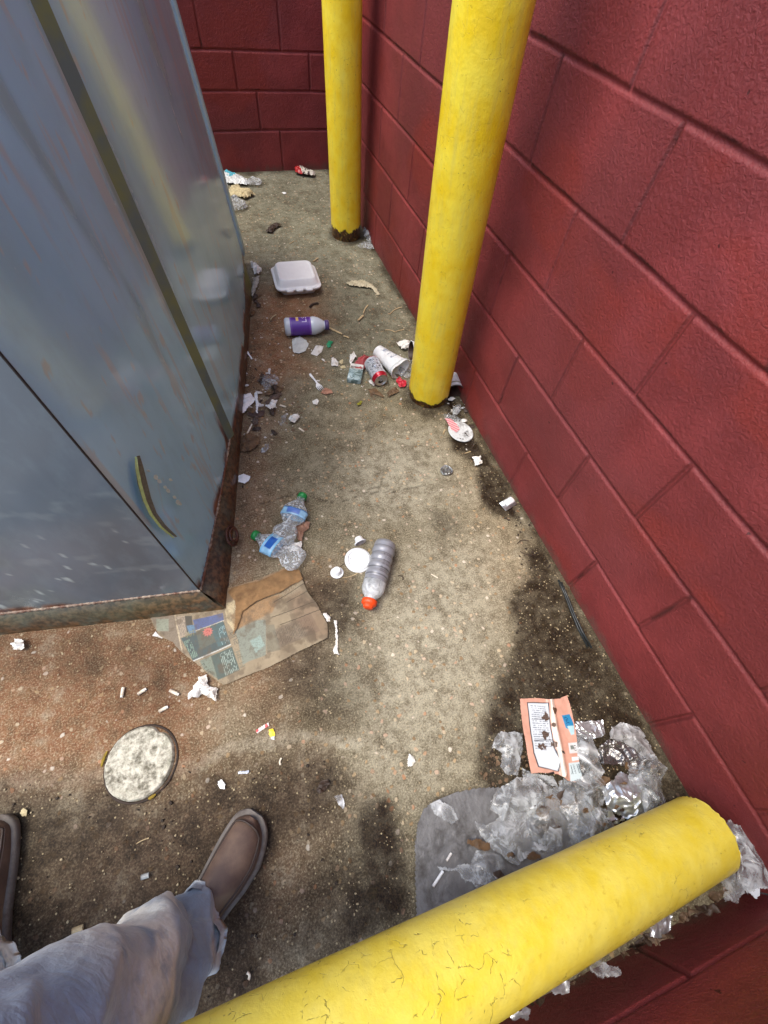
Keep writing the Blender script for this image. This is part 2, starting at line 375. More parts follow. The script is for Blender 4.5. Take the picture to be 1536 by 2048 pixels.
def block_wall(name, label, P0, U, N, length, courses, joints, height, blk=0.4064, seed=0, fine_to=1.0, foot=True, thick=0.19):
    """P0 foot corner, U along, N outward; joints[i] = offset of the upright joints of course i"""
    P0 = np.array(P0, float); U = np.array(U, float); N = np.array(N, float)
    zl = [z for z in courses]; zs = [0.0]
    prof = np.array([-.012, -.008, -.0055, -.003, 0, .003, .0055, .008, .012])
    for i, z in enumerate(zl):
        prev = zs[-1]; a = z - 0.012; st = 0.012 if z < fine_to + 0.1 else 0.05
        k = max(1, int((a - prev) / st)); zs += list(prev + (a - prev) * np.arange(1, k) / k); zs += list(z + prof)
    k = max(1, int((height - zs[-1]) / 0.06)); zs += list(zs[-1] + (height - zs[-1]) * np.arange(1, k + 1) / k)
    us = set()
    js = []
    for o in sorted(set([round(j % (blk), 4) for j in joints])):
        u = o
        while u < length: js.append(u); u += blk
    js = sorted(js); us = [0.0]
    for j in js:
        us += list(j + prof)
    us = np.concatenate([np.array(us), np.arange(0, length, 0.012), [length]]); us = np.sort(us[(us >= 0) & (us <= length)]); us = us[np.concatenate([[True], np.diff(us) > 0.0011])]; us[-1] = length
    zs = np.array(zs); us = np.array(us); UU, ZZ = np.meshgrid(us, zs, indexing='ij')
    rs = seed * 11.0
    wob = (fbm(UU * 2.2, ZZ * 5 + rs, 3, seed) - 0.5) * 0.010
    Zw = ZZ + wob; dep = np.zeros_like(UU); pores_and_shade = np.zeros_like(UU)
    bounds = [0.0] + zl
    var = fbm(UU * 6, ZZ * 6 + rs, 3, seed + 5)
    for z in zl:
        d = np.abs(ZZ - z); g = np.clip(1 - (d / 0.0075) ** 2, 0, 1); dep = np.maximum(dep, g * (0.0050 + 0.0030 * (var - 0.5)))
        top = np.exp(-((ZZ - z - 0.0068) / 0.0022) ** 2) * sstep(0.60, 0.72, fbm(UU * 18, ZZ * 3 + z * 9, 3, seed + 8)); pores_and_shade = np.maximum(pores_and_shade, top * 0.8)
    for i in range(len(bounds)):
        z0 = bounds[i]; z1 = bounds[i + 1] if i + 1 < len(bounds) else height
        inside = (ZZ > z0) & (ZZ < z1); off = joints[i % len(joints)] % blk
        dd = np.abs((UU - off + blk / 2) % blk - blk / 2); strength = 0.75 + 0.7 * vnoise(np.floor((UU - off + blk / 2) / blk) * 3.1 + 7, i * 5.7 + seed)
        g = np.clip(1 - (dd / 0.0065) ** 2, 0, 1); dep = np.where(inside, np.maximum(dep, g * 0.0042 * strength), dep)
        bid = vnoise(np.floor((UU - off) / blk) * 7.7 + 3, i * 3.3 + seed * 2.1) - 0.5
        dep = dep + np.where(inside, bid * 0.0022, 0)
        pores_and_shade = np.maximum(pores_and_shade, np.where(inside, g * sstep(0.62, 0.75, fbm(UU * 20, ZZ * 12, 3, seed + 2)) * 0.7 * (strength > 0.9), 0)); joint_shade = np.where(inside, np.exp(-((dd - 0.0045) / 0.0022) ** 2) * 0.30 * strength, 0); pores_and_shade = np.maximum(pores_and_shade, joint_shade)  # last term paints groove shade and grime beside the upright joints
    dep += (fbm(UU * 10, ZZ * 10, 3, seed + 4) - 0.5) * 0.0025
    P = P0 + UU[..., None] * U + Zw[..., None] * np.array([0, 0, 1.0]) - dep[..., None] * N
    P[:, 0, 2] = -0.02
    mb = MB(); mb.grid(P)
    nU, nZ = UU.shape; Q = [P0, P0 + U * length, P0 + U * length - N * thick, P0 - N * thick]
    nb = len(mb.v)
    q = [x - np.array([0, 0, .02]) - N * 0.012 for x in Q[:2]] + [x - np.array([0, 0, .02]) for x in Q[2:]]
    tp = [x + np.array([0, 0, height + .02]) for x in q]
    tp = [x + N * 0.022 if k < 2 else x for k, x in enumerate(tp)]
    mb.add(q + tp, [(1, 2, 6, 5), (2, 3, 7, 6), (3, 0, 4, 7), (4, 5, 6, 7)])
    o = mb.build(name, WM, None, smooth=True)
    roll = sstep(0.52, 0.62, fbm(UU * 2.6, ZZ * 3.6 + rs, 4, seed + 9))
    ftd = 1 - sstep(0.0, 0.030, ZZ - (fbm(UU * 26, ZZ * 8, 4, seed + 3) - 0.5) * 0.08)
    full = lambda a: np.concatenate([a.ravel(), np.zeros(len(mb.v) - a.size)])
    vattr(o, 'MA', full(np.clip(pores_and_shade, 0, 1)), full(roll), full(ftd * (1.0 if foot else 0.5)))
    return tag(o, label, 'wall')
YB, YF = 3.446, -0.345
rc = [0.173 + 0.2032 * k for k in range(10)]
e = YF; bl = 0.4064
# upright joints measured along y from the front corner
jo = [(k - e) for k in (0.0, bl / 2 + 0.0106, 0.0138, bl / 2 + 0.0098, 0.0439)] 
jo = jo + [bl / 2 - e, 0 - e, bl / 2 - e, 0 - e, bl / 2 - e, -e]
block_wall('block_wall', 'long dark red painted block wall on the right behind the two standing yellow posts', (0, YF, 0), (0, 1, 0), (-1, 0, 0), YB - YF + 0.19, rc, jo, 1.6, seed=1, fine_to=0.9)
block_wall('block_wall', 'shaded dark red block wall closing the far end of the alley', (-0.004, YB, 0), (-1, 0, 0), (0, -1, 0), 4.0, [0.2, 0.375, 0.535] + [0.75 + 0.2032 * k for k in range(7)],
           [0.29, 0.40, 0.5, 0.65, 0.29, 0.49, 0.29, 0.49, 0.29, 0.49, 0.29], 2.2, seed=2, fine_to=0.8)
block_wall('block_wall', 'dark red block wall at lower right directly below the fallen yellow post', (-0.80, YF, 0), (1, 0, 0), (0, 1, 0), 0.796, rc, [0.1, 0.3, 0.1, 0.3, 0.1, 0.3, 0.1, 0.3, 0.1, 0.3, 0.1], 1.6, seed=3, fine_to=0.9)
# ------------------------------------------------------------------ yellow posts
def yellow(name, peel=0.0, base_rust=True, flip=False, c0=L3(248, 212, 30), c1=L3(254, 230, 70)):
    t = NT(name); o = t.tc.outputs['Object']; a = t.noise(14, 4, 0.6); b = t.noise(70, 4, 0.6); st = t.noise(9, 4, 0.65, stretch=(6, 6, 0.7))
    base = t.mix(t.rng(a, 0.35, 0.65), c0, c1)
    base = t.mix(t.rng(st, 0.5, 0.74, 0, 0.45), base, L3(214, 200, 96))
    base = t.mix(t.rng(b, 0.62, 0.75, 0, 0.5), base, L3(190, 158, 30))
    # hairline crazing and flaked outlines, only in patches
    wv = t.n('ShaderNodeVectorMath', operation='ADD'); nz = t.n('ShaderNodeTexNoise'); nz.inputs['Scale'].default_value = 40; nz.inputs['Detail'].default_value = 4
    s2 = t.n('ShaderNodeVectorMath', operation='SCALE'); s2.inputs['Scale'].default_value = 0.03; t.l(o, nz.inputs[0]); t.l(nz.outputs['Color'], s2.inputs[0]); t.l(o, wv.inputs[0]); t.l(s2.outputs[0], wv.inputs[1])
    v = t.vor(34, 'DISTANCE_TO_EDGE', 'Distance', vec=wv.outputs[0]); patch = t.math('MULTIPLY', t.rng(t.noise(9, 3, 0.5), 0.50, 0.56), t.rng(t.noise(60, 2, 0.5), 0.50, 0.56))
    line = t.math('MULTIPLY', t.rng(v, 0.020, 0.008), t.math('MULTIPLY', patch, peel))
    base = t.mix(t.math('MULTIPLY', line, 0.55), base, L3(128, 116, 54))
    chips = t.rng(t.vor(60, 'F1', 'Distance', vec=wv.outputs[0]), 0.10, 0.06); chips = t.math('MULTIPLY', chips, t.rng(t.noise(7, 2, 0.5), 0.55, 0.6))
    base = t.mix(t.math('MULTIPLY', chips, 0.8), base, L3(116, 98, 46))
    h = t.math('SUBTRACT', a, t.math('MULTIPLY', line, 0.6))
    rgh = t.rng(b, 0.3, 0.7, 0.34, 0.5)
    if base_rust:
        c = t.sep(t.attr('MA')); m_ = c[0]
        rc_ = t.mix(t.rng(b, 0.4, 0.62), L3(44, 22, 12), L3(92, 56, 24)); rc_ = t.mix(t.rng(t.noise(55, 4, 0.6), 0.56, 0.66), rc_, L3(140, 116, 50))
        base = t.mix(m_, base, rc_); rim = c[1]; base = t.mix(t.math('MULTIPLY', rim, 0.7), base, L3(60, 40, 16))
        t.bump(t.math('SUBTRACT', 1.0, m_), 0.8, 0.004); t.bump(b, 0.3, 0.002)
    t.set(Base_Color=base, Roughness=rgh, Coat_Weight=0.15, Coat_Roughness=0.3)
    t.bump(t.noise(38, 4, 0.6), 0.45, 0.003); t.bump(t.math('SUBTRACT', 1.0, line), 0.7, 0.0015); t.bump(t.noise(210, 3, 0.6), 0.25, 0.001)
    return t.m
def post(label, A, D, r, L, seed, mat, base=True, rim_h=0.03, group='yellow steel bollards', name='bollard', cap=True):
    root = empty(name, tuple(A), label, 'bollard', group)
    A = np.array(A, float); a = np.array(D, float); a /= np.linalg.norm(a); _, u, w = frame(a)
    n = 96; ss = np.concatenate([np.arange(0, 0.12, 0.0025), np.arange(0.12, L + 0.001, 0.02)]); th = np.linspace(0, 2 * math.pi, n, endpoint=False)
    T, Sg = np.meshgrid(th, ss, indexing='ij')
    bnd = rim_h + 0.045 * (fbm(np.cos(T) * 4 + 5, np.sin(T) * 4 + 5 + Sg * 6, 4, seed) - 0.5) + 0.014 * (fbm(np.cos(T) * 14 + 5, np.sin(T) * 14 + 9, 3, seed + 1) - 0.5)
    m_ = 1 - sstep(-0.001, 0.001, Sg - bnd); rimm = np.exp(-((Sg - bnd) / 0.0022) ** 2)
    rr = r - 0.0022 * m_ + 0.0008 * rimm + 0.0016 * (fbm(np.cos(T) * 2.2 + 5, Sg * 6 + np.sin(T) * 2.2, 3, seed + 2) - 0.5)
    P = A + Sg[..., None] * a + (rr * np.cos(T))[..., None] * u + (rr * np.sin(T))[..., None] * w
    mb = MB(); mb.grid(P, closed_u=True); nb = len(mb.v); ns = len(ss)
    mb.f.append(tuple(k * ns for k in range(n)))
    if cap:
        rows = []
        for q in np.linspace(0.15, 1.0, 7):
            rows.append([A + a * (L + 0.5 * r * math.sin(q * math.pi / 2)) + (u * math.cos(t_) + w * math.sin(t_)) * r * max(math.cos(q * math.pi / 2), 0.002) for t_ in th])
        rows = [[P[k, -1] for k in range(n)]] + rows; mb.grid(np.array(rows).transpose(1, 0, 2), closed_u=True)
    o = mb.build('pipe', mat, root)
    full = lambda x: np.concatenate([x.ravel(), np.zeros(len(mb.v) - x.size)])
    vattr(o, 'MA', full(m_ if base else m_ * 0), full(rimm if base else rimm * 0), full(m_ * 0))
    return root
YM = yellow('yellow_post_paint', 0.35); YM2 = yellow('yellow_fallen_post_paint', 1.0, True, False, L3(226, 204, 58), L3(236, 220, 96))
post('farther standing yellow post, rusty jagged paint at its foot', (-0.111, 2.6, -0.02), (-0.034, -0.01, 1), 0.079, 1.4, 3, YM, rim_h=0.075)
post('nearer tall yellow post leaning past the cups and the crushed can', (-0.120, 1.306, -0.02), (-0.069, -0.046, 1), 0.080, 1.4, 8, YM, rim_h=0.050)
PA = np.array([-0.078, -0.213, 0.088]); PD = np.array([-1, 0.071, 0.311]); PD = PD / np.linalg.norm(PD)
fp = post('knocked over yellow post lying along the wall on the plastic litter', tuple(PA), PD, 0.072, 1.15, 5, YM2, base=False, rim_h=0.0)

# ------------------------------------------------------------------ steel waste container
LN = np.array([-0.10, 0.10, 1.0])                 # its uprights lean in as they rise
wy = np.array([0.657, 0.869, 1.15, 1.379, 1.814, 2.41]); wx = np.array([-1.042, -0.985, -0.911, -0.857, -0.768, -0.70])
qc = np.polyfit(wy, wx, 2)
Wx = lambda y: np.polyval(qc, y)
ZW = 0.08; YA, YBk = 0.657, 2.41
def container_mat(name, c0, c1, rough=(0.11, 0.22)):
    t = NT(name); A = t.sep(t.attr('MA')); pos = t.n('ShaderNodeNewGeometry').outputs['Position']
    a = t.noise(3.0, 4, 0.6, vec=pos, stretch=(1, 1, 0.35)); b = t.noise(26, 5, 0.65, vec=pos, stretch=(1, 1, 0.5)); f = t.noise(240, 3, 0.6, vec=pos)
    base = t.mix(t.rng(a, 0.38, 0.62), c0, c1)
    base = t.mix(t.rng(b, 0.5, 0.75, 0, 0.18), base, L3(132, 150, 156))
    base = t.mix(t.math('MULTIPLY', A[0], 0.65), base, t.mix(t.rng(b, 0.4, 0.6), L3(86, 98, 60), L3(128, 138, 98)))           # algae
    base = t.mix(A[1], base, L3(176, 186, 180))                                                       # chalky scratches
    base = t.mix(A[2], base, t.mix(t.rng(b, 0.42, 0.6), L3(66, 30, 18), L3(128, 76, 42)))             # rust
    t.set(Base_Color=base, Roughness=t.math('ADD', t.rng(b, 0.3, 0.7, *rough), t.math('MULTIPLY', t.math('MAXIMUM', A[0], A[2]), 0.3)), Coat_Weight=0.35, Coat_Roughness=0.08)
    t.bump(t.noise(2.2, 2, 0.5, vec=pos), 0.10, 0.03); t.bump(f, 0.10, 0.0006)
    return t.m
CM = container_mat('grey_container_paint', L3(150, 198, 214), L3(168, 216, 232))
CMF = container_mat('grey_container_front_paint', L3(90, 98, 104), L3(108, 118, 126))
cont = empty('waste_container', (-1.45, 1.5, 0), 'big blue grey steel waste container with rusty foot flange and green algae streaks', 'dumpster')
def panel(name, base_fn, s0, s1, ns, mat, fmask, parent=cont, hmax=1.25, off=0.0, outn=None, fold=None):
    """base_fn(s) -> foot point; rises along LN"""
    ss = np.linspace(s0, s1, ns); hh = np.concatenate([np.arange(0, 1.15, 0.008), np.linspace(1.15, hmax, 6)])
    SS, HH = np.meshgrid(ss, hh, indexing='ij'); P = np.array([base_fn(x) for x in ss])[:, None, :] + HH[..., None] * LN
    if outn is not None: P = P + np.array(outn) * (off + (0 if fold is None else fold(SS, HH)))[..., None] if fold is not None else P + np.array(outn) * off
    mb = MB(); mb.grid(P); o = mb.build(name, mat, parent)
    r_, g_, b_ = fmask(SS, HH); vattr(o, 'MA', np.clip(r_, 0, 1), np.clip(g_, 0, 1), np.clip(b_, 0, 1)); return o
side = lambda y: np.array([Wx(y), y, ZW])
ON = np.array([0.973, -0.23, 0.0])
YS = 1.165                                        # where the proud near panel steps back to the long one
def lines(SS, HH, L, w):
    r = np.zeros_like(SS)
    for p, s_ in L: r = np.maximum(r, s_ * (1 - sstep(w * 0.4, w * 1.6, line_d(SS, HH, p))))
    return r
def m_near(s, h):
    rs = fbm(s * 10, h * 3, 4, 31)
    al = 0.9 * np.exp(-((s - YS + 0.005) / 0.012) ** 2) * sstep(0.28, 0.5, h) * sstep(1.0, 0.8, h) + 0.55 * (1 - sstep(0.0, 0.03, np.abs(s - (0.98 + 0.05 * np.sin(h * 4))) - 0.006)) * sstep(0.45, 0.62, rs) * sstep(0.1, 0.4, h)
    al += 0.35 * sstep(0.5, 0.7, fbm(s * 4, h * 2, 3, 5)) * sstep(0.3, 0.7, h)
    sc_ = 0.7 * sstep(0.64, 0.74, fbm(s * 34, h * 3.2, 4, 12)) + 0.8 * sstep(0.76, 0.79, fbm(s * 60, h * 20, 3, 44))
    sc_ += lines(s, h, [([(1.00, .10), (1.04, .22), (1.05, .33)], .9), ([(1.04, .22), (1.06, .16)], .6), ([(.70, .22), (.76, .30)], .4), ([(.92, .5), (.95, .75)], .5), ([(1.0, .60), (1.02, .74)], .6)], 0.0022)
    ru = (1 - sstep(0.004, 0.03, h - 0.05 * (rs - 0.45))) * sstep(0.40, 0.55, rs) + 0.9 * (1 - sstep(0.0, 0.02, (YS - s) - 0.05 * (rs - 0.35))) * sstep(0.16, 0.06, h) * sstep(0.42, 0.5, rs)
    return al, sc_, ru
def m_far(s, h):
    rs = fbm(s * 8, h * 3, 4, 51)
    al = 0.5 * (1 - sstep(0.02, 0.09, np.abs(s - (1.72 + 0.05 * np.sin(h * 3))))) * sstep(0.42, 0.6, rs) + 0.7 * np.exp(-((s - YS) / 0.05) ** 2) * sstep(0.25, 0.5, h) * sstep(0.95, 0.7, h) + 0.5 * sstep(2.30, 2.38, s) * (1 - sstep(0.0, 0.2, h))
    sc_ = 0.5 * sstep(0.67, 0.74, fbm(s * 26, h * 3, 4, 62)) + 0.8 * sstep(0.77, 0.80, fbm(s * 50, h * 16, 3, 64))
    sc_ += lines(s, h, [([(1.35, .02), (1.50, .16), (1.62, .30)], .8), ([(1.70, .08), (1.72, .26)], .6)], 0.003)
    ru = (1 - sstep(0.004, 0.03, h - 0.05 * (rs - 0.45))) * sstep(0.40, 0.55, rs)
    return al, sc_, ru
def m_front(s, h):
    rs = fbm(s * 7, h * 4, 4, 71)
    al = 0.45 * sstep(0.48, 0.66, fbm(s * 3.5, h * 3.5, 3, 75)) * sstep(0.35, 0.0, h - 0.1)
    sc_ = 0.12 * sstep(0.66, 0.74, fbm(s * 10, h * 26, 4, 72)) + 0.85 * sstep(0.76, 0.79, fbm(s * 50, h * 22, 3, 74)) * sstep(.4, .1, h)
    ru = (1 - sstep(0.004, 0.02, h - 0.04 * (rs - 0.45))) * sstep(0.42, 0.6, rs)
    return al, sc_, ru
corner = side(YA) + ON * 0.0
fdir = np.array([-0.472, 0.070, 0]); fdir = fdir / np.linalg.norm(fdir)
panel('near_side_panel', side, YA, YS, 110, CM, m_near)
INS = -0.014
panel('long_side_panel', lambda y: side(y) - ON * INS, YS + 0.030, YBk - 0.10, 200, CM, m_far)
# step between them, recess shade painted into its green grime colour
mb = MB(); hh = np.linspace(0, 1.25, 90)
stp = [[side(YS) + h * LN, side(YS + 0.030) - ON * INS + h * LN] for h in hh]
mb.grid(np.array(stp)); _g = NT('step_shade_and_grime'); _p = _g.n('ShaderNodeNewGeometry').outputs['Position']; _q = _g.noise(9, 4, .6, vec=_p); _g.set(Base_Color=_g.mix(_g.rng(_q, .42, .6), L3(92, 110, 108), L3(112, 122, 84)), Roughness=.5); o = mb.build('panel_step', _g.m, cont); hcol = np.repeat(hh, 2)
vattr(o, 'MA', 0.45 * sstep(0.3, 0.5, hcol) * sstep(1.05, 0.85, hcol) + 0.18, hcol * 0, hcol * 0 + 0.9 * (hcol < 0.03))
# rounded far corner post
fc = side(YBk - 0.10) - ON * INS; T_ = np.array([0.17, 0.985, 0])
prof = [fc, fc + ON * 0.006 + T_ * 0.004, fc + ON * 0.008 + T_ * 0.05, fc + ON * 0.004 + T_ * 0.085, fc - ON * 0.012 + T_ * 0.10, fc - ON * 0.06 + T_ * 0.10]
mb = MB(); mb.grid(np.array([[p + h * LN for h in hh] for p in prof])); o = mb.build('corner_post', CM, cont)
hz = np.tile(hh, len(prof)); vattr(o, 'MA', 0.5 * sstep(0.25, 0.0, hz), 0.25 * (fbm(hz * 30, hz * 3, 3, 4) > 0.6), 0.5 * sstep(0.05, 0.0, hz))
# front panel and the unseen faces
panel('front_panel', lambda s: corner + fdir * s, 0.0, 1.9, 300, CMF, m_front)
farL = corner + fdir * 1.9; backR = prof[-1]; backL = backR + fdir * 1.9
mb = MB(); tz = 1.25
for a_, b_ in ((farL, backL), (backL, backR)): mb.grid(np.array([[a_ + h * LN for h in (0, tz)], [b_ + h * LN for h in (0, tz)]]))
tpp = [p + tz * LN for p in (corner, farL, backL, backR, fc, side(YS))]
mb.add(tpp, [(0, 5, 4, 3, 2, 1)]); o = mb.build('rear_shell', CMF, cont, smooth=False); z_ = np.zeros(len(mb.v)); vattr(o, 'MA', z_, z_, z_)
# steel seam along the near upright
mb = MB(); mb.tube([corner + h * LN + ON * 0.0 for h in np.linspace(0, 1.25, 60)], 0.0022, 6); o = mb.build('corner_seam', simple('dark_seam', L3(44, 38, 38), 0.5, 0.4), cont)
# foot flange: sloping skirt from the weld down to the floor
def skirt_mat():
    t = NT('rusty_flange'); pos = t.n('ShaderNodeNewGeometry').outputs['Position']; A = t.sep(t.attr('MA'))
    b = t.noise(16, 5, 0.68, vec=pos); f = t.noise(80, 4, 0.6, vec=pos)
    base = t.mix(t.rng(f, 0.4, 0.6), L3(66, 66, 58), L3(90, 88, 74))
    rs_ = t.mix(t.rng(f, 0.40, 0.62), L3(58, 36, 24), L3(114, 78, 50))
    base = t.mix(t.math('MULTIPLY', A[0], t.rng(b, 0.36, 0.52)), base, rs_); base = t.mix(A[1], base, L3(98, 104, 34))
    t.set(Base_Color=base, Roughness=0.45); t.bump(f, 0.4, 0.0025); t.bump(b, 0.3, 0.004); return t.m
fl_y = np.array([0.617, 0.924, 1.309, 1.575, 2.078, 2.242]); fl_x = np.array([-0.998, -0.929, -0.860, -0.803, -0.70, -0.675]); qf = np.polyfit(fl_y, fl_x, 2)
rows = []; att = []
for s_ in np.linspace(0, 1, 120):
    ya = YA + (2.36 - YA) * s_; yf = 0.617 + (2.30 - 0.617) * s_
    top = side(ya) + ON * 0.001 * (-1) ; bot = np.array([np.polyval(qf, yf), yf, 0.0])
    if s_ > 0.93: bot = bot + np.array([-0.035, 0.06, 0]) * (s_ - 0.93) / 0.07
    r_ = []
    for q in np.linspace(0, 1, 9):
        p = top + (bot - top) * q; p = p + np.array([0.30, -0.07, 0.35]) * 0.018 * math.sin(q * math.pi) ; p = p + ON * 0.002 * (fbm(s_ * 20, q * 3, 3, 9) - 0.5); r_.append(p); att.append((0.45 + 0.75 * q * (0.6 + 0.6 * vnoise(s_ * 9, 2)), sstep(0.80, 0.92, s_) * (1 - 0.4 * q)))
    rows.append(r_)
SKM = skirt_mat(); mb = MB(); mb.grid(np.array(rows)); o = mb.build('side_flange', SKM, cont); att = np.array(att); vattr(o, 'MA', att[:, 0], att[:, 1], att[:, 0] * 0)
rows = []; att = []
fb = np.array([-0.998, 0.617, 0]); ftd = np.array([-0.559, 0.092, 0]) / 0.5665
for s_ in np.linspace(0, 1.95, 130):
    top = corner + fdir * s_; bot = fb + ftd * s_ * 1.02
    r_ = []
    for q in np.linspace(0, 1, 9):
        p = top + (bot - top) * q + np.array([0, -0.3, 0.4]) * 0.02 * math.sin(q * math.pi) + np.array([0, -1, 0]) * 0.002 * (fbm(s_ * 20, q * 3, 3, 19) - 0.5); r_.append(p); att.append((0.25 + 0.9 * q ** 2 + 0.5 * (1 - sstep(0.0, 0.25, s_)), 0.15 * vnoise(s_ * 12, q * 4)))
    rows.append(r_)
mb = MB(); mb.grid(np.array(rows)[::-1]); o = mb.build('front_flange', SKM, cont); att = np.array(att)[::-1].reshape(-1, 2); att = np.array(att).reshape(130, 9, 2)[:, ::-1].reshape(-1, 2); vattr(o, 'MA', att[:, 0], att[:, 1], att[:, 0] * 0)
# weld beads
def weld(pts, nm):
    mb = MB(); P = []; R_ = []
    pts = np.array(pts); d = np.concatenate([[0], np.cumsum(np.linalg.norm(np.diff(pts, axis=0), axis=1))]); n = int(d[-1] / 0.005)
    for k in range(n):
        x = d[-1] * k / (n - 1); p = np.array([np.interp(x, d, pts[:, i]) for i in range(3)]); P.append(p + ON * 0.002); R_.append(0.0040 + 0.0013 * math.sin(k * 2.1) + 0.002 * (vnoise(k * 0.35, 3.0) - 0.5))
    mb.tube(P, R_, 7)
    mt = NT('weld_bead'); b = mt.noise(70, 4, 0.6); n2_ = mt.noise(9, 4, 0.6)
    c = mt.mix(mt.rng(b, 0.42, 0.6), L3(150, 132, 112), L3(100, 72, 54)); c = mt.mix(mt.rng(n2_, 0.5, 0.6), c, L3(98, 54, 32)); mt.set(Base_Color=c, Roughness=0.5); mt.bump(b, 0.4, 0.002)
    mb.build(nm, mt.m, cont)
weld([side(y) for y in np.linspace(YA, 2.33, 60)], 'side_weld')
weld([corner + fdir * s for s in np.linspace(0, 1.9, 40)], 'front_weld')
# lifting eye on the flange
ec = gp(458, 1075, 0.045); mb = MB()
for rr, dz in ((0.030, 0), (0.020, 0.006)):
    ring = [ec + np.array([0.10, 0.45, 0]) * rr * math.cos(q) / 0.46 * 1 + np.array([-0.45, 0.1, 0.75]) * rr * 0.85 * math.sin(q) + np.array([0.010, 0, 0.006]) * (1 + dz * 80) for q in np.linspace(0, 2 * math.pi, 26)]
    mb.tube(ring, 0.0045, 8, caps=False)
mb.build('lifting_eye', SKM2 if 'SKM2' in globals() else simple('deep_rust', L3(82, 44, 28), 0.6, 0.5, 60, 0.6, 120), cont)
# gouge down to the old yellow paint, lying on the near panel
pn = np.cross(side(YS) - side(YA), LN); pn /= np.linalg.norm(pn); pn = pn if pn[0] > 0 else -pn
def onpanel(u, v, lift=0.001):
    d = CR @ np.array([(u - 768) / CF, -(v - 1024) / CF, -1.0]); P0 = side(0.86) + pn * 0.0
    tt = ((P0 - CP) @ pn) / (d @ pn); p = CP + d * tt
    return p + pn * (lift + 0.0)
def strip(cl, ws, mat, nm, lift):
    mb = MB(); P = []
    for (u, v), w in zip(cl, ws): P.append([onpanel(u - w, v + w * 0.3, lift), onpanel(u + w, v - w * 0.3, lift * 1.5)])
    mb.grid(np.array(P)); return mb.build(nm, mat, cont, smooth=False)
cl = [(268, 912), (270, 935), (276, 965), (286, 1000), (299, 1028), (318, 1052), (345, 1074)]
strip(cl, [1.5, 6.5, 8, 7, 5, 4, 1], simple('bare_gouge', L3(112, 112, 92), 0.4, 0.4, 200, 0.4, 300), 'gouge', 0.007)
strip([(u - 6, v + 2) for u, v in cl], [.4, 1.3, 1.5, 1.4, 1.3, 1.1, .4], simple('old_green_paint', L3(182, 192, 116), 0.5, 0.3, 160), 'gouge_lip', 0.008)
for (u, v, s) in ((303, 955, 5), (310, 963, 4), (322, 975, 3), (328, 982, 4), (333, 960, 2.5), (341, 995, 3), (348, 1005, 5), (352, 1008, 3), (288, 942, 2)):
    strip([(u - 1, v - s), (u, v), (u + 2, v + s)], [0.8, s * 0.6, 0.8], simple('pale_chip', L3(190, 200, 180), 0.5, 0.2), 'paint_chip', 0.0075)
# ------------------------------------------------------------------ litter helpers
def crease(X, Y, seed, n=5, f0=9.0):
    rs = np.random.RandomState(seed); h = 0; tot = 0
    wx_ = (fbm(X * 18, Y * 18, 3, seed) - 0.5) * 0.05; wy_ = (fbm(X * 18 + 9, Y * 18, 3, seed + 1) - 0.5) * 0.05
    for k in range(n):
        a = rs.rand() * 2 * math.pi; f = f0 * (1.7 ** (k * 0.75)) * (0.7 + rs.rand() * 0.6); amp = 1.0 / (1.5 ** k)
        q = ((X + wx_) * math.cos(a) + (Y + wy_) * math.sin(a)) * f + rs.rand(); h = h + amp * np.abs(2 * (q - np.floor(q)) - 1); tot += amp
    return h / tot
def folds(X, Y, seed, f0=9.0):
    rs = np.random.RandomState(seed + 500); wx_ = (fbm(X * 9 + seed, Y * 9, 2, seed) - .5) * .09; wy_ = (fbm(X * 9, Y * 9 + seed, 2, seed + 1) - .5) * .09
    h = .55 * fbm(X * f0 * 1.3 + 3, Y * f0 * 1.3, 2, seed + 2)
    for k in range(4):
        a = rs.rand() * math.pi; f = f0 * (.9 + .7 * k); q = ((X + wx_) * math.cos(a) + (Y + wy_) * math.sin(a)) * f + rs.rand(); tri = 1 - np.abs(2 * (q - np.floor(q)) - 1)
        h = h + (.34 / (1 + .55 * k)) * tri ** 3.5 * (.25 + 1.2 * sstep(.35, .7, fbm(X * 14, Y * 14, 2, seed + 7 * k)))
    return h / 1.25
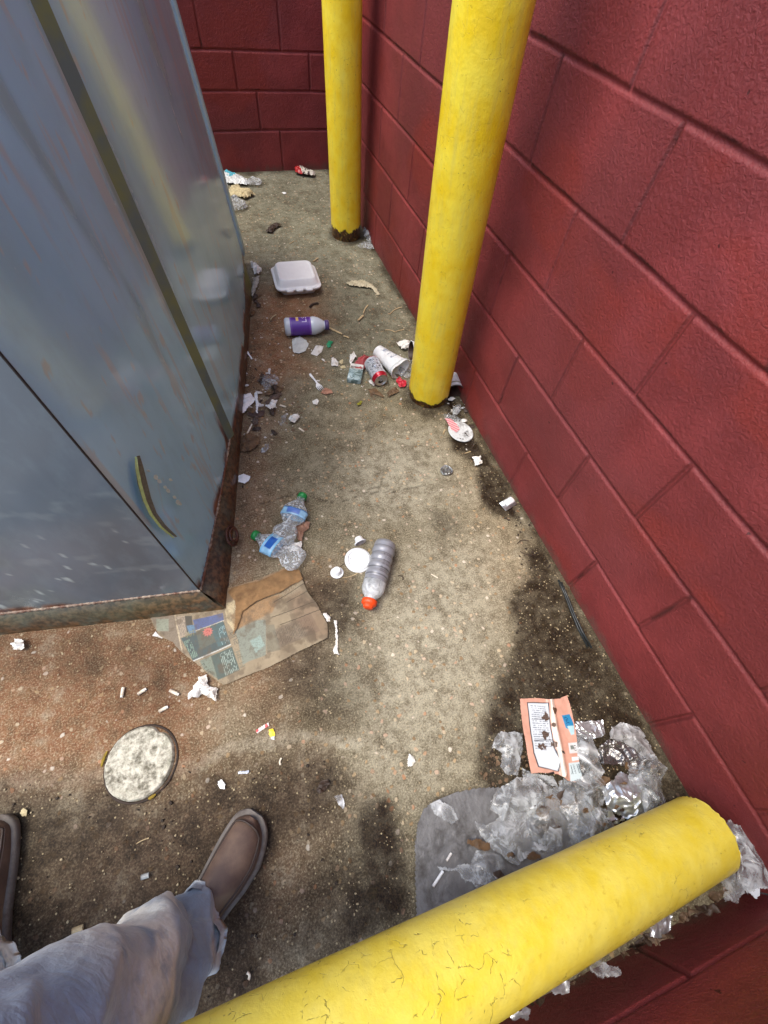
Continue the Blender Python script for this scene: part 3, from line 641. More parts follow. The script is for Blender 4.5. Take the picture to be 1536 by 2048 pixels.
def film(name, label, cat, pts, mat, amp=0.01, z0=0.002, step=0.002, seed=0, dome=0.0, tilt=None, jag=0.004, col=None, parent=None, group=None, f0=9.0, thick=0.0, cn=5, pxz=None, build=True, nose=0.04):
    z_ref = z0 if pxz is None else pxz
    Pg = np.array([gp(u, v, z_ref)[:2] for u, v in pts]) if not isinstance(pts, np.ndarray) else pts
    x0, y0 = Pg.min(0) - jag * 2; x1, y1 = Pg.max(0) + jag * 2
    X, Y = np.meshgrid(np.arange(x0, x1, step), np.arange(y0, y1, step), indexing='ij')
    d = poly_sd(X, Y, Pg) + (fbm(X * 70, Y * 70, 3, seed + 3) - 0.5) * 2 * jag
    keep = d < 0
    if keep.sum() < 9: keep = poly_sd(X, Y, Pg) < step
    cr = folds(X, Y, seed + 11, f0 * .55) if mat.name.startswith(('clear_film', 'milky_film', 'dirty_film')) else crease(X, Y, seed + 11, cn, f0)
    ins = sstep(0, nose, -d)
    Z = z0 + amp * cr + dome * ins
    if tilt is not None: Z = Z + tilt(X, Y)
    Z = np.maximum(Z, 0.0012)
    sh = amp * 0.35; X2 = X + sh * (crease(X, Y, seed + 21, 3, f0 * 1.3) - 0.5); Y2 = Y + sh * (crease(X, Y, seed + 31, 3, f0 * 1.3) - 0.5)
    cc = None
    if col is not None: cc = col(X, Y)
    else: cc = np.stack([cr, cr, cr], -1)
    mb = MB(); mb.grid(np.stack([X2, Y2, Z], -1), keep=keep, c=cc)
    if thick:
        mb2 = MB(); mb.grid(np.stack([X2, Y2, np.maximum(Z - thick, 0.0004)], -1)[:, ::-1], keep=keep[:, ::-1], c=cc[:, ::-1])
    if not build: return mb
    o = mb.build(name, mat, parent)
    if parent is None: tag(o, label, cat, group)
    elif label: tag(o, label)
    return o
def film_mat(name, base=(0.72, 0.76, 0.78), a0=0.18, a1=0.75, rough=0.16, dirty=0.25, metal=0.0):
    if name in _mc: return _mc[name]
    t = NT(name); pos = t.n('ShaderNodeNewGeometry').outputs['Position']; n_ = t.noise(34, 5, 0.65, vec=pos, dist=1.2); r_ = t.vor(46, 'DISTANCE_TO_EDGE', 'Distance', vec=pos)
    q = t.noise(14, 3, 0.55, vec=pos)
    al = t.math('MAXIMUM', t.rng(n_, 0.40, 0.62, a0, a1), t.rng(q, 0.5, 0.7, a0, a1))
    rg = t.rng(t.sep(t.attr())[0], 0.50, 0.80); al = t.math('MINIMUM', t.math('ADD', al, t.math('MULTIPLY', rg, 0.4)), 0.97)
    d_ = t.rng(t.noise(60, 4, 0.7, vec=pos), 0.56, 0.7, 0, dirty)
    c = t.mix(t.rng(n_, 0.35, 0.6), tuple(x * 0.66 for x in base), base); c = t.mix(rg, c, (0.82, 0.85, 0.86)); c = t.mix(d_, c, (0.10, 0.08, 0.055))
    t.set(Base_Color=c, Roughness=rough, Alpha=al, Metallic=metal); t.p.inputs['Specular IOR Level'].default_value = 0.6
    t.bump(t.noise(20, 2, 0.5, vec=pos, dist=2.0), 0.3, 0.005); t.bump(t.noise(90, 2, 0.6, vec=pos, dist=1.5), 0.15, 0.0012)
    _mc[name] = t.m; return t.m
FILM = film_mat('clear_film', (0.50, 0.53, 0.54), 0.12, 0.52, 0.13); FILM_W = film_mat('milky_film', (0.54, 0.57, 0.58), 0.26, 0.74, 0.16)
FILM_D = film_mat('dirty_film', (0.46, 0.46, 0.46), 0.45, 0.8, 0.3, 0.6); 
FOIL = simple('foil', (0.66, 0.70, 0.72), 0.30, 0.3, 40, 0.5, 60, metal=0.75, dirt=(.16, .15, .13), bdist=0.003)
PAPER = simple('white_paper', (0.72, 0.70, 0.66), 0.8, 0.12, 70, 0.4, 90, dirt=(0.30, 0.24, 0.16))
TISSUE = simple('tissue', (0.84, 0.83, 0.78), 0.9, 0.16, 40, 0.7, 60, dirt=(0.42, 0.36, 0.26), bdist=0.003)
PLASTIC = simple('white_plastic', (0.84, 0.86, 0.86), 0.35, 0.06, 40, 0.15, 120)
FOAM = simple('white_foam', (0.88, 0.88, 0.86), 0.55, 0.04, 60, 0.25, 300)
LEAF = simple('dead_leaf', L3(112, 86, 58), 0.7, 0.5, 50, 0.7, 70, bdist=0.003)
LEAF2 = simple('dark_leaf', L3(66, 50, 38), 0.6, 0.5, 50, 0.7, 70, bdist=0.003)
TANP = simple('tan_paper', L3(206, 192, 150), 0.8, 0.2, 40, 0.5, 80, dirt=L3(120, 100, 66))
BUTT = simple('filter_paper', L3(228, 218, 196), 0.85, 0.12, 150, 0.3, 300)
def ring_rr(w, h, r, n=8):
    out = []
    for cx, cy, a0 in ((w / 2 - r, h / 2 - r, 0), (-w / 2 + r, h / 2 - r, 90), (-w / 2 + r, -h / 2 + r, 180), (w / 2 - r, -h / 2 + r, 270)):
        for k in range(n): a = math.radians(a0 + 90 * k / (n - 1)); out.append((cx + r * math.cos(a), cy + r * math.sin(a)))
    return out
def loft_rr(mb, rings, T=None, cap_top=True, cap_bot=True):
    R_ = [[(x, y, z) for x, y in ring_rr(w, h, r)] for (w, h, r, z) in rings]; P = np.array(R_)
    if T is not None: P = T(P)
    b = len(mb.v); nr, n = P.shape[:2]; mb.grid(P.transpose(1, 0, 2), closed_u=True)
    if cap_top: mb.f.append(tuple(b + k * nr + nr - 1 for k in range(n)))
    if cap_bot: mb.f.append(tuple(b + k * nr for k in range(n))[::-1])
    return mb
def yawT(c, yaw, tiltx=0.0):
    ca, sa = math.cos(yaw), math.sin(yaw); ct, st = math.cos(tiltx), math.sin(tiltx)
    def T(P):
        x, y, z = P[..., 0], P[..., 1], P[..., 2]
        y2 = y * ct - z * st; z2 = y * st + z * ct
        return np.stack([c[0] + x * ca - y2 * sa, c[1] + x * sa + y2 * ca, c[2] + z2], -1)
    return T
FONT = {'A': '01110100011000111111100011000110001', 'B': '11110100011000111110100011000111110', 'C': '01110100011000010000100001000101110', 'D': '11110100011000110001100011000111110',
 'E': '11111100001000011110100001000011111', 'G': '01110100011000010111100011000101110', 'I': '01110001000010000100001000010001110', 'L': '10000100001000010000100001000011111',
 'M': '10001110111010110001100011000110001', 'N': '10001110011010110011100011000110001', 'O': '01110100011000110001100011000101110', 'R': '11110100011000111110101001001010001',
 'S': '01111100001000001110000010000111110', 'T': '11111001000010000100001000010000100', 'U': '10001100011000110001100011000101110', 'W': '10001100011000110001101011101110001',
 '6': '01110100001000011110100011000101110', 'Y': '10001100010101000100001000010000100', 'P': '11110100011000111110100001000010000', ' ': '0' * 35}
def text_mask(X, Y, s, p, q, h, aspect=0.62):
    """letters along p->q (2D), height h to the left of that direction"""
    p = np.array(p, float); q = np.array(q, float); d = q - p; L_ = np.linalg.norm(d); d /= L_; n_ = np.array([-d[1], d[0]])
    a = ((X - p[0]) * d[0] + (Y - p[1]) * d[1]) / L_ * len(s); b = ((X - p[0]) * n_[0] + (Y - p[1]) * n_[1]) / h
    ok = (a >= 0) & (a < len(s)) & (b >= 0) & (b < 1); ai = np.clip(np.floor(a).astype(int), 0, len(s) - 1)
    cx = np.clip(((a - ai) / 0.82 * 5).astype(int), 0, 5); cy = np.clip(((1 - b) * 7).astype(int), 0, 6)
    tab = np.array([[int(c) for c in FONT[ch]] for ch in s]); v = tab[ai, np.clip(cy * 5 + np.minimum(cx, 4), 0, 34)]
    return ok & (cx < 5) & (v == 1)

# ------------------------------------------------------------------ takeout box
c0 = gp(593, 571, 0.0); yaw = -0.03
box = empty('takeout_box', (c0[0], c0[1], 0), 'closed white foam takeout box standing on the floor beyond the purple bottle', 'takeout box')
T = yawT((c0[0], c0[1], 0.001), yaw)
mb = MB(); loft_rr(mb, [(0.160, 0.150, 0.025, 0.0), (0.164, 0.154, 0.027, 0.004), (0.192, 0.184, 0.030, 0.030), (0.208, 0.202, 0.030, 0.032), (0.210, 0.204, 0.030, 0.036)], T); mb.build('base', FOAM, box)
mb = MB(); loft_rr(mb, [(0.212, 0.206, 0.030, 0.0365), (0.213, 0.207, 0.030, 0.040), (0.208, 0.202, 0.030, 0.043), (0.194, 0.188, 0.030, 0.044), (0.188, 0.182, 0.030, 0.050), (0.170, 0.162, 0.028, 0.071), (0.164, 0.154, 0.026, 0.0745), (0.150, 0.140, 0.022, 0.0750), (0.146, 0.136, 0.020, 0.0726), (0.140, 0.130, 0.018, 0.0724)], T, cap_bot=False); mb.build('lid', FOAM, box)
mb = MB()
for sx in (-0.045, 0.0, 0.045): loft_rr(mb, [(0.030, 0.012, 0.004, 0.030), (0.032, 0.014, 0.005, 0.037), (0.028, 0.010, 0.004, 0.041)], lambda P, sx=sx: T(P + np.array([sx, -0.105, 0])))
mb.build('closing_tab', FOAM, box)

# ------------------------------------------------------------------ purple bottle
def axis(uA, vA, uB, vB, r): return gp(uA, vA, r), gp(uB, vB, r)
A, B = axis(569, 654, 657, 650, 0.036); ax = (B - A) / np.linalg.norm(B - A); Lb = np.linalg.norm(B - A)
pb = empty('drink_bottle', (A[0], A[1], 0), 'milky bottle with a purple label and purple cap lying before the takeout box', 'bottle')
k = Lb / 0.205; MILK = simple('milky_plastic', (0.62, 0.68, 0.74), 0.25, 0.08, 30, 0.1, 90)
pr_ = [(0, 0.002), (0.0, 0.028), (0.004, 0.034), (0.010, 0.0365), (0.022, 0.0365), (0.030, 0.0345), (0.118, 0.0345), (0.126, 0.0365), (0.134, 0.0372), (0.142, 0.0365), (0.160, 0.031), (0.178, 0.022), (0.182, 0.018), (0.188, 0.017)]
mb = MB(); lathe(mb, A, ax, [(s * k, r) for s, r in pr_], 40); mb.build('body', MILK, pb)
def lab(s, th):
    s = s / k; w_ = (math.degrees(th)) % 360 
    if 0.054 < s < 0.066 and 70 < w_ < 150: return lin((236, 196, 110)) if w_ < 100 or w_ > 120 else lin((240, 226, 180))
    if 0.080 < s < 0.102 and 60 < w_ < 125:
        a = int((s - 0.080) / 0.022 * 12); b = (w_ - 60) / 65
        q = text_mask(np.array([b]), np.array([1 - (s - 0.08) / 0.022]), 'LS', (0.0, 0.0), (1.0, 0.0), 1.0)[0]
        if q: return lin((228, 214, 244))
    return lin((92, 44, 148)) if 0.034 < s < 0.114 else lin((120, 76, 170))
mb = MB(); lathe(mb, A, ax, [(s * k, 0.0362) for s in np.arange(0.026, 0.1231, 0.0012)], 120, col=lab, roll=0.0); mb.build('label', painted('glossy_label', 0.28, 0.08, 60), pb)
mb = MB(); lathe(mb, A, ax, [(s * k, r) for s, r in [(0.187, 0.001), (0.187, 0.020), (0.203, 0.0205), (0.206, 0.018), (0.206, 0.001)]], 36); mb.build('cap', simple('purple_cap', L3(86, 66, 120), 0.4, 0.2), pb)

# ------------------------------------------------------------------ crushed can, red rims
A, B = axis(741, 722, 764, 764, 0.032); ax = (B - A) / np.linalg.norm(B - A); Lc = 0.122
can = empty('drink_can', (A[0], A[1], 0), 'silver drink can with red ends lying open beside the white cup', 'can')
def cancol(s, th):
    if s < 0.012 or s > Lc - 0.018: return lin((176, 30, 48))
    if s > Lc - 0.021: return lin((220, 214, 218))
    f = float(fbm(s * 160 + 3, th * 5, 3, 4)); g = float(fbm(s * 60, th * 7, 3, 9))
    if f > 0.60 and g > 0.42: return lin((90, 96, 106))
    if 1.0 < th < 1.8 and text_mask(np.array([s]), np.array([th]), 'SOUR', (0.025, 1.05), (0.09, 1.05), 0.6)[0]: return lin((112, 116, 130))
    return lin((206, 212, 218))
pr_ = resample([(0.0, 0.024), (0.004, 0.0255), (0.010, 0.032), (Lc - 0.016, 0.032), (Lc - 0.006, 0.028), (Lc - 0.002, 0.0275), (Lc, 0.0265)], 0.0015)
def dent(s, th, r): 
    q = math.exp(-((s - 0.045) / 0.02) ** 2) * max(0, math.cos(th - 0.4)) ** 3 * 0.006 + 0.004 * math.exp(-((s - 0.075) / 0.008) ** 2) * max(0, math.cos(th - 2.2)) ** 2
    return r - q, 0, 0
mb = MB(); lathe(mb, A, ax, pr_, 72, deform=dent, col=cancol); mb.build('body', painted('can_print', 0.24, 0.1, 60, metal=0.35), can)
AL = simple('aluminium', (0.66, 0.66, 0.67), 0.28, 0.1, 60, 0.1, 200, metal=0.85)
mb = MB(); lathe(mb, A, ax, [(Lc + 0.0005, 0.0265), (Lc + 0.0015, 0.0255), (Lc - 0.003, 0.0240), (Lc - 0.004, 0.022), (Lc - 0.004, 0.0005)], 48); mb.build('top', AL, can)
a_, u_, w_ = frame(ax); cp = A + ax * (Lc - 0.0035)
mb = MB(); ov = [cp + u_ * 0.010 * math.cos(q) + w_ * (-0.009 + 0.008 * math.sin(q)) for q in np.linspace(0, 2 * math.pi, 20, endpoint=False)]
mb.add(ov, [tuple(range(20))]); mb.build('opening', simple('dark_hole', (0.03, 0.012, 0.01), 0.8), can, smooth=False)
mb = MB(); mb.tube([cp + ax * 0.003 + u_ * 0.006 * math.cos(q) + w_ * (0.006 + 0.009 * math.sin(q)) for q in np.linspace(0, 2 * math.pi, 18)], 0.0018, 6, caps=False); mb.build('tab', AL, can)

# ------------------------------------------------------------------ silver grey sports bottle with orange cap
A, B = axis(772, 1085, 736, 1214, 0.034); ax = (B - A) / np.linalg.norm(B - A); Ls = np.linalg.norm(B - A)
sb = empty('drink_bottle', (A[0], A[1], 0), 'grey dusty bottle with a bright orange cap lying across the white cup lid', 'bottle')
k = Ls / 0.225
def rib(s, th, r):
    return r + 0.0012 * math.sin(s * 230) * (0.03 < s < 0.13) + 0.0012 * (float(vnoise(s * 50, th * 2)) - 0.5), 0, 0
def gcol(s, th):
    s /= k; b = min(abs(s - x) for x in (0.028, 0.052, 0.078, 0.104, 0.128)); base = np.array(lin((150, 152, 158))) * (0.82 + 0.3 * float(fbm(s * 60, th * 3, 3, 2)))
    if b < 0.0013: base = base * 0.45
    if 0.055 < s < 0.12 and 1.7 < th < 2.9 and float(vnoise(s * 900, 3)) > 0.45 and float(vnoise(s * 40, th * 12)) > 0.35: base = base * 0.62
    return base
mb = MB(); lathe(mb, A, ax, [(s * k, r) for s, r in resample([(0, 0.002), (0.001, 0.024), (0.006, 0.031), (0.014, 0.0335), (0.135, 0.0335), (0.145, 0.034)], 0.002)], 64, deform=rib, col=gcol); mb.build('sleeve', painted('grey_sleeve', 0.34, 0.15, 80, metal=0.2), sb)
CLOUD = film_mat('cloudy_bottle', (0.70, 0.73, 0.74), 0.45, 0.75, 0.18, 0.2)
mb = MB(); lathe(mb, A, ax, [(s * k, r) for s, r in resample([(0.1455, 0.0338), (0.155, 0.034), (0.170, 0.0325), (0.185, 0.026), (0.194, 0.018), (0.200, 0.0165), (0.206, 0.0165)], 0.002)], 48, deform=lambda s, th, r: (r + 0.001 * (float(vnoise(s * 90, th * 3)) - 0.5), 0, 0)); mb.build('shoulder', CLOUD, sb)
def capr(s, th, r): return r + 0.0006 * math.cos(th * 30) * (r > 0.018), 0, 0
OR = simple('orange_cap', L3(240, 78, 26), 0.4, 0.1)
mb = MB(); lathe(mb, A, ax, [(s * k, r) for s, r in [(0.203, 0.001), (0.203, 0.0205), (0.205, 0.0215), (0.216, 0.0212), (0.219, 0.018), (0.2195, 0.015), (0.227, 0.014), (0.229, 0.012), (0.229, 0.0005)]], 90, deform=capr); mb.build('cap', OR, sb)

# ------------------------------------------------------------------ crushed clear bottles with green caps
CLEAR = NT('clear_pet'); _p = CLEAR.p
lw = CLEAR.n('ShaderNodeLayerWeight'); lw.inputs['Blend'].default_value = 0.42; nz = CLEAR.noise(46, 3, 0.55, dist=2.0); nz2 = CLEAR.noise(22, 4, 0.6)
al = CLEAR.math('ADD', CLEAR.rng(lw.outputs['Facing'], 0.15, 0.9, 0.16, 0.75), CLEAR.rng(nz, 0.54, 0.62, 0, 0.55))
CLEAR.set(Base_Color=CLEAR.mix(CLEAR.rng(nz2, 0.4, 0.6), (0.50, 0.55, 0.57), (0.80, 0.84, 0.86)), Roughness=0.06, Alpha=al); _p.inputs['Specular IOR Level'].default_value = 1.0
CLEAR.bump(nz, 1.0, 0.006); CLEAR = CLEAR.m
GREEN = simple('green_cap', L3(28, 138, 66), 0.35, 0.15)
def crushed(label, cap, end, r, seed, lblr, lblcols, flat=0.62, waist=0.5):
    A, B = axis(*cap, *end, r * 0.75); ax = (B - A) / np.linalg.norm(B - A); L_ = np.linalg.norm(B - A)
    root = empty('water_bottle', (A[0], A[1], 0), label, 'bottle', 'crushed clear bottles with green caps')
    k = L_ / 0.18
    def df(s, th, r_):
        q = s / k; body = float(sstep(0.03, 0.06, q)); n_ = float(fbm(q * 26 + seed * 3, math.cos(th) * 1.6 + 4, 3, seed)) - 0.5; f_ = float(fbm(q * 70, th * 2.2, 2, seed + 2)) - 0.5
        w = 1 - 0.38 * math.exp(-((q - waist * 0.18) / 0.012) ** 2)
        rr = r_ * w * (1 + body * (0.34 * n_ + 0.16 * f_)) 
        # squash towards the floor: shrink upright component
        z_ = rr * math.sin(th) * (1 - body * (1 - flat)); x_ = rr * math.cos(th) * (1 + body * 0.22)
        dz = -r * 0.0 + body * 0.004 * math.sin(q * 60 + seed)
        nr = math.hypot(x_, z_); 
        return nr, (x_ - nr * math.cos(th)), (z_ - nr * math.sin(th)) + dz
    pr_ = resample([(0.014, 0.0125), (0.022, 0.0125), (0.030, 0.017), (0.048, 0.028), (0.060, 0.031), (0.100, 0.030), (0.150, 0.031), (0.168, 0.030), (0.176, 0.024), (0.178, 0.012), (0.176, 0.001)], 0.002)
    mb = MB(); lathe(mb, A, ax, [(s * k, q * r / 0.031) for s, q in pr_], 56, deform=df); mb.build('body', CLEAR, root)
    def lc(s, th):
        q = (s / k - lblr[0]) / (lblr[1] - lblr[0]); 
        i = 0 if (0.15 < q < 0.75 and 0.9 < th < 2.1) else (1 if q < 0.12 or q > 0.9 else 2)
        return lin(lblcols[i]) * (0.85 + 0.3 * float(vnoise(q * 8, th * 3)))
    mb = MB(); mm = [(s * k, 0.0318 * r / 0.031) for s in np.arange(lblr[0], lblr[1], 0.002)]
    lathe(mb, A, ax, mm, 56, deform=df, col=lc); mb.build('label', painted('blue_label', 0.3, 0.2, 70, alpha=0.9), root)
    mb = MB(); lathe(mb, A, ax, [(-0.002, 0.0005), (-0.002, 0.0135), (0.0, 0.0150), (0.014, 0.0152), (0.0145, 0.0005)], 60, deform=lambda s, t_, r_: (r_ + 0.0004 * math.cos(t_ * 24), 0, 0)); mb.build('cap', GREEN, root)
    return root
crushed('crushed clear water bottle whose green cap points away from the camera, upper of the pair', (606, 990), (560, 1088), 0.032, 4, (0.062, 0.088), ((86, 122, 196), (46, 108, 160), (150, 196, 224)), 0.55, 0.60)
crushed('crushed clear water bottle with blue label whose green cap points left at the container', (508, 1069), (604, 1126), 0.031, 9, (0.050, 0.092), ((24, 92, 178), (120, 190, 226), (150, 200, 232)), 0.62, 0.62)

# ------------------------------------------------------------------ cups and lids
def lid_at(name, label, c, r, h, mat, cat='lid', tiltv=(0.0, 0.0, 1.0), group=None, hole=True):
    root = empty(name, tuple(c), label, cat, group); tv = np.array(tiltv, float)
    mb = MB(); lathe(mb, c, tv, resample([(0, r * 0.98), (0.001, r), (h * 0.45, r), (h * 0.6, r * 0.94), (h * 0.6, r * 0.86), (h, r * 0.84), (h, r * 0.78), (h * 0.55, r * 0.74), (h * 0.5, r * 0.40), (h * 0.75, r * 0.36), (h * 0.75, 0.0004)], 0.002), 64)
    mb.build('rim', mat, root); mb = MB(); a_, u_, w_ = frame(tv)
    for q in range(7):
        an = q * 0.83 + 0.3; p = np.array(c) + a_ * (h * 0.53 + 0.0009) + (u_ * math.cos(an) + w_ * math.sin(an)) * r * 0.58
        mb.add([p + u_ * 0.0016 + w_ * 0.001, p - u_ * 0.0016 + w_ * 0.001, p - u_ * 0.0016 - w_ * 0.001, p + u_ * 0.0016 - w_ * 0.001], [(0, 1, 2, 3)])
    mb.build('vent_mark', simple('grey_mark', (0.25, 0.28, 0.3), 0.6), root, smooth=False); return root
lid_at('cup_lid', 'round white plastic cup lid leaning against the orange capped bottle', gp(716, 1121, 0.001), 0.041, 0.010, PLASTIC, tiltv=(0.05, -0.06, 1))
# broken flap of that lid on the bottle is its own strip
def cup(name, label, A, B, rb, rt, mat, cat='cup', dirty=None, crush=0.0, bands=(), seed=1, group=None, inner=None):
    root = empty(name, (A[0], A[1], 0), label, cat, group); ax = (B - A) / np.linalg.norm(B - A); L_ = np.linalg.norm(B - A)
    def df(s, th, r):
        q = max(0, min(1, s / L_)); e = crush * q * q * (0.5 * math.cos(2 * th + 0.6) + 0.5 * math.cos(3 * th + seed) * 0.5 + 0.6 * (float(fbm(q * 5, math.cos(th) * 2 + 3, 2, seed)) - 0.5)); return r * (1 + e), 0, 0
    def cc(s, th):
        q = s / L_
        for a0, a1, c in bands:
            if a0 < q < a1: return lin(c)
        if seed == 5 and 0.2 < q < 0.75 and 1.2 < th < 2.3 and float(vnoise(q * 40, 5)) > 0.5 and float(vnoise(q * 20, th * 22)) > 0.4: return lin((150, 158, 170))
        return lin((226, 228, 228)) * (0.9 + 0.15 * float(vnoise(q * 9, th * 3)))
    pr_ = resample([(0.003, 0.001), (0.003, rb * 0.9), (0, rb * 0.93), (0, rb), (L_ * 0.985, rt), (L_ * 0.99, rt + 0.0022), (L_, rt + 0.0022), (L_, rt - 0.001)], 0.0025)
    mb = MB(); lathe(mb, A, ax, pr_, 64, deform=df, col=cc); mb.build('wall', mat, root)
    mb = MB(); lathe(mb, A, ax, resample([(L_, rt - 0.001), (L_ * 0.5, (rb + rt) / 2 - 0.0025), (0.005, rb - 0.002), (0.005, 0.0005)], 0.004), 64, deform=df)
    mb.build('inside', inner or PLASTIC, root); return root
CUPM = painted('cup_print', 0.5, 0.15, 80, dirty=0.25)
BR = simple('coffee_inside', L3(58, 36, 26), 0.5, 0.3)
A, B = axis(756, 703, 801, 742, 0.030); cup('foam_cup', 'crumpled white foam cup with faint printing lying against the can', A, B + (0, 0, 0.006), 0.027, 0.040, CUPM, seed=5, crush=0.35, bands=((0.9, 0.94, (190, 196, 196)),))
A = gp(903, 752, 0.046); B = gp(910, 782, 0.034); cup('paper_cup', 'white paper cup with an olive stripe wedged between the nearer standing post and wall', A, B, 0.025, 0.033, CUPM, seed=3, bands=((0.66, 0.72, (120, 116, 70)), (0.92, 1.1, (60, 58, 54))), inner=BR)
A = gp(850, 702, 0.036); B = gp(822, 702, 0.040); cup('paper_cup', 'white rimmed cup with brown inside half hidden behind the nearer standing post', A, B, 0.028, 0.040, CUPM, seed=8, inner=BR)
def creamer(label, A, ax, group='creamer cups'):
    A = np.array(A); root = empty('creamer_cup', tuple(A), label, 'creamer cup', group)
    mb = MB(); lathe(mb, A, ax, resample([(0.0, 0.016), (0.001, 0.0195), (0.003, 0.0195), (0.003, 0.0150), (0.018, 0.0115), (0.021, 0.0095), (0.0205, 0.0005)], 0.0015), 40, deform=lambda s, t_, r: (r + 0.0005 * math.cos(t_ * 16) * (r > 0.011) * (r < 0.0155), 0, 0)); mb.build('cup_wall', PLASTIC, root)
    mb = MB(); lathe(mb, A, ax, [(0.0002, 0.0165), (0.0, 0.016), (0.0015, 0.0145), (0.016, 0.0110), (0.016, 0.0005)], 32); mb.build('cup_inside', simple('stained_inside', (0.45, 0.38, 0.34), 0.6, 0.4, 90), root)
creamer('small upturned creamer cup left of the white cup lid', gp(674, 1146, 0.001), (0.0, 0.10, 1))
creamer('small creamer cup on its side just above the white cup lid', gp(721, 1086, 0.016), (-0.12, 0.95, 0.10))
# foam disc lid near the wall
mb = MB(); c = gp(921, 864, 0.004); lathe(mb, c, (0.10, -0.04, 1), resample([(0, 0.001), (0, 0.046), (0.001, 0.050), (0.004, 0.050), (0.005, 0.047), (0.0042, 0.0455), (0.0042, 0.0005)], 0.003), 72, deform=lambda s, t_, r: (r * (1 + 0.02 * math.cos(2 * t_ + 1)), 0, 0))
tag(mb.build('flat_container_lid', simple('scratched_lid', (0.72, 0.76, 0.76), 0.5, 0.25, 45, 0.4, 70, dirt=(0.10, 0.09, 0.08)), None), 'scratched round white lid on the dirt between the nearer standing post and wall', 'lid')
film('candy_wrapper', 'pink striped wrapper lying on the scratched round lid', 'wrapper', [(889, 838), (902, 838), (912, 848), (920, 858), (914, 866), (902, 862)], painted('pink_print', 0.5, 0.3), 0.006, 0.010, 0.0015, 3, col=lambda X, Y: np.where((np.sin((X + Y) * 420) > 0.1)[..., None], lin((214, 110, 118)), lin((232, 190, 192))))
# ------------------------------------------------------------------ small flat cigarette-pack like box
c = gp(710, 757, 0.0); T = yawT((c[0], c[1], 0.001), -0.42)
pk = empty('cigarette_pack', (c[0], c[1], 0), 'small pale blue green box with torn top lying left of the can', 'box')
mb = MB(); loft_rr(mb, [(0.054, 0.062, 0.003, 0), (0.056, 0.064, 0.003, 0.002), (0.056, 0.064, 0.003, 0.021), (0.054, 0.062, 0.003, 0.023)], T)
_c = NT('teal_print'); q = _c.noise(60, 4, 0.6, dist=1.0); _c.set(Base_Color=_c.mix(_c.rng(q, 0.42, 0.58), L3(88, 110, 108), L3(168, 190, 192)), Roughness=0.3); mb.build('carton', _c.m, pk)
mb = MB(); loft_rr(mb, [(0.052, 0.024, 0.003, 0.0), (0.054, 0.026, 0.003, 0.024), (0.048, 0.020, 0.003, 0.012)], lambda P: T(P + np.array([0.0, 0.046, 0.001])), cap_top=False); mb.build('torn_flap', PAPER, pk)

# ------------------------------------------------------------------ plastic fork
P0 = gp(620, 748, 0.004); P1 = gp(643, 781, 0.004); fk = empty('plastic_fork', (P0[0], P0[1], 0), 'small white plastic fork lying on torn brown wrapper', 'fork'); d = (P1 - P0) / np.linalg.norm(P1 - P0); sd_ = np.array([-d[1], d[0], 0]); L_ = np.linalg.norm(P1 - P0)
mb = MB(); rows = []
for q, w, z in ((0, .0040, .001), (.1, .0055, .0), (.3, .0045, .003), (.5, .0032, .006), (.62, .0040, .006), (.70, .009, .003), (.78, .0125, .002)):
    p = P0 + d * L_ * q + np.array([0, 0, z]); rows.append([p - sd_ * w, p - sd_ * w * .6 + np.array([0, 0, .0015]), p + sd_ * w * .6 + np.array([0, 0, .0015]), p + sd_ * w])
mb.grid(np.array(rows)); mb.build('handle', PLASTIC, fk)
for k_ in range(4):
    mb = MB(); o_ = (k_ - 1.5) * 0.0064; a0 = P0 + d * L_ * .77 + sd_ * o_ + np.array([0, 0, .003]); mb.tube([a0, a0 + d * L_ * .14 + np.array([0, 0, .0]), a0 + d * L_ * .26 + np.array([0, 0, .003])], [.0022, .0017, .0008], 6, flat=.6); mb.build('tine', PLASTIC, fk)
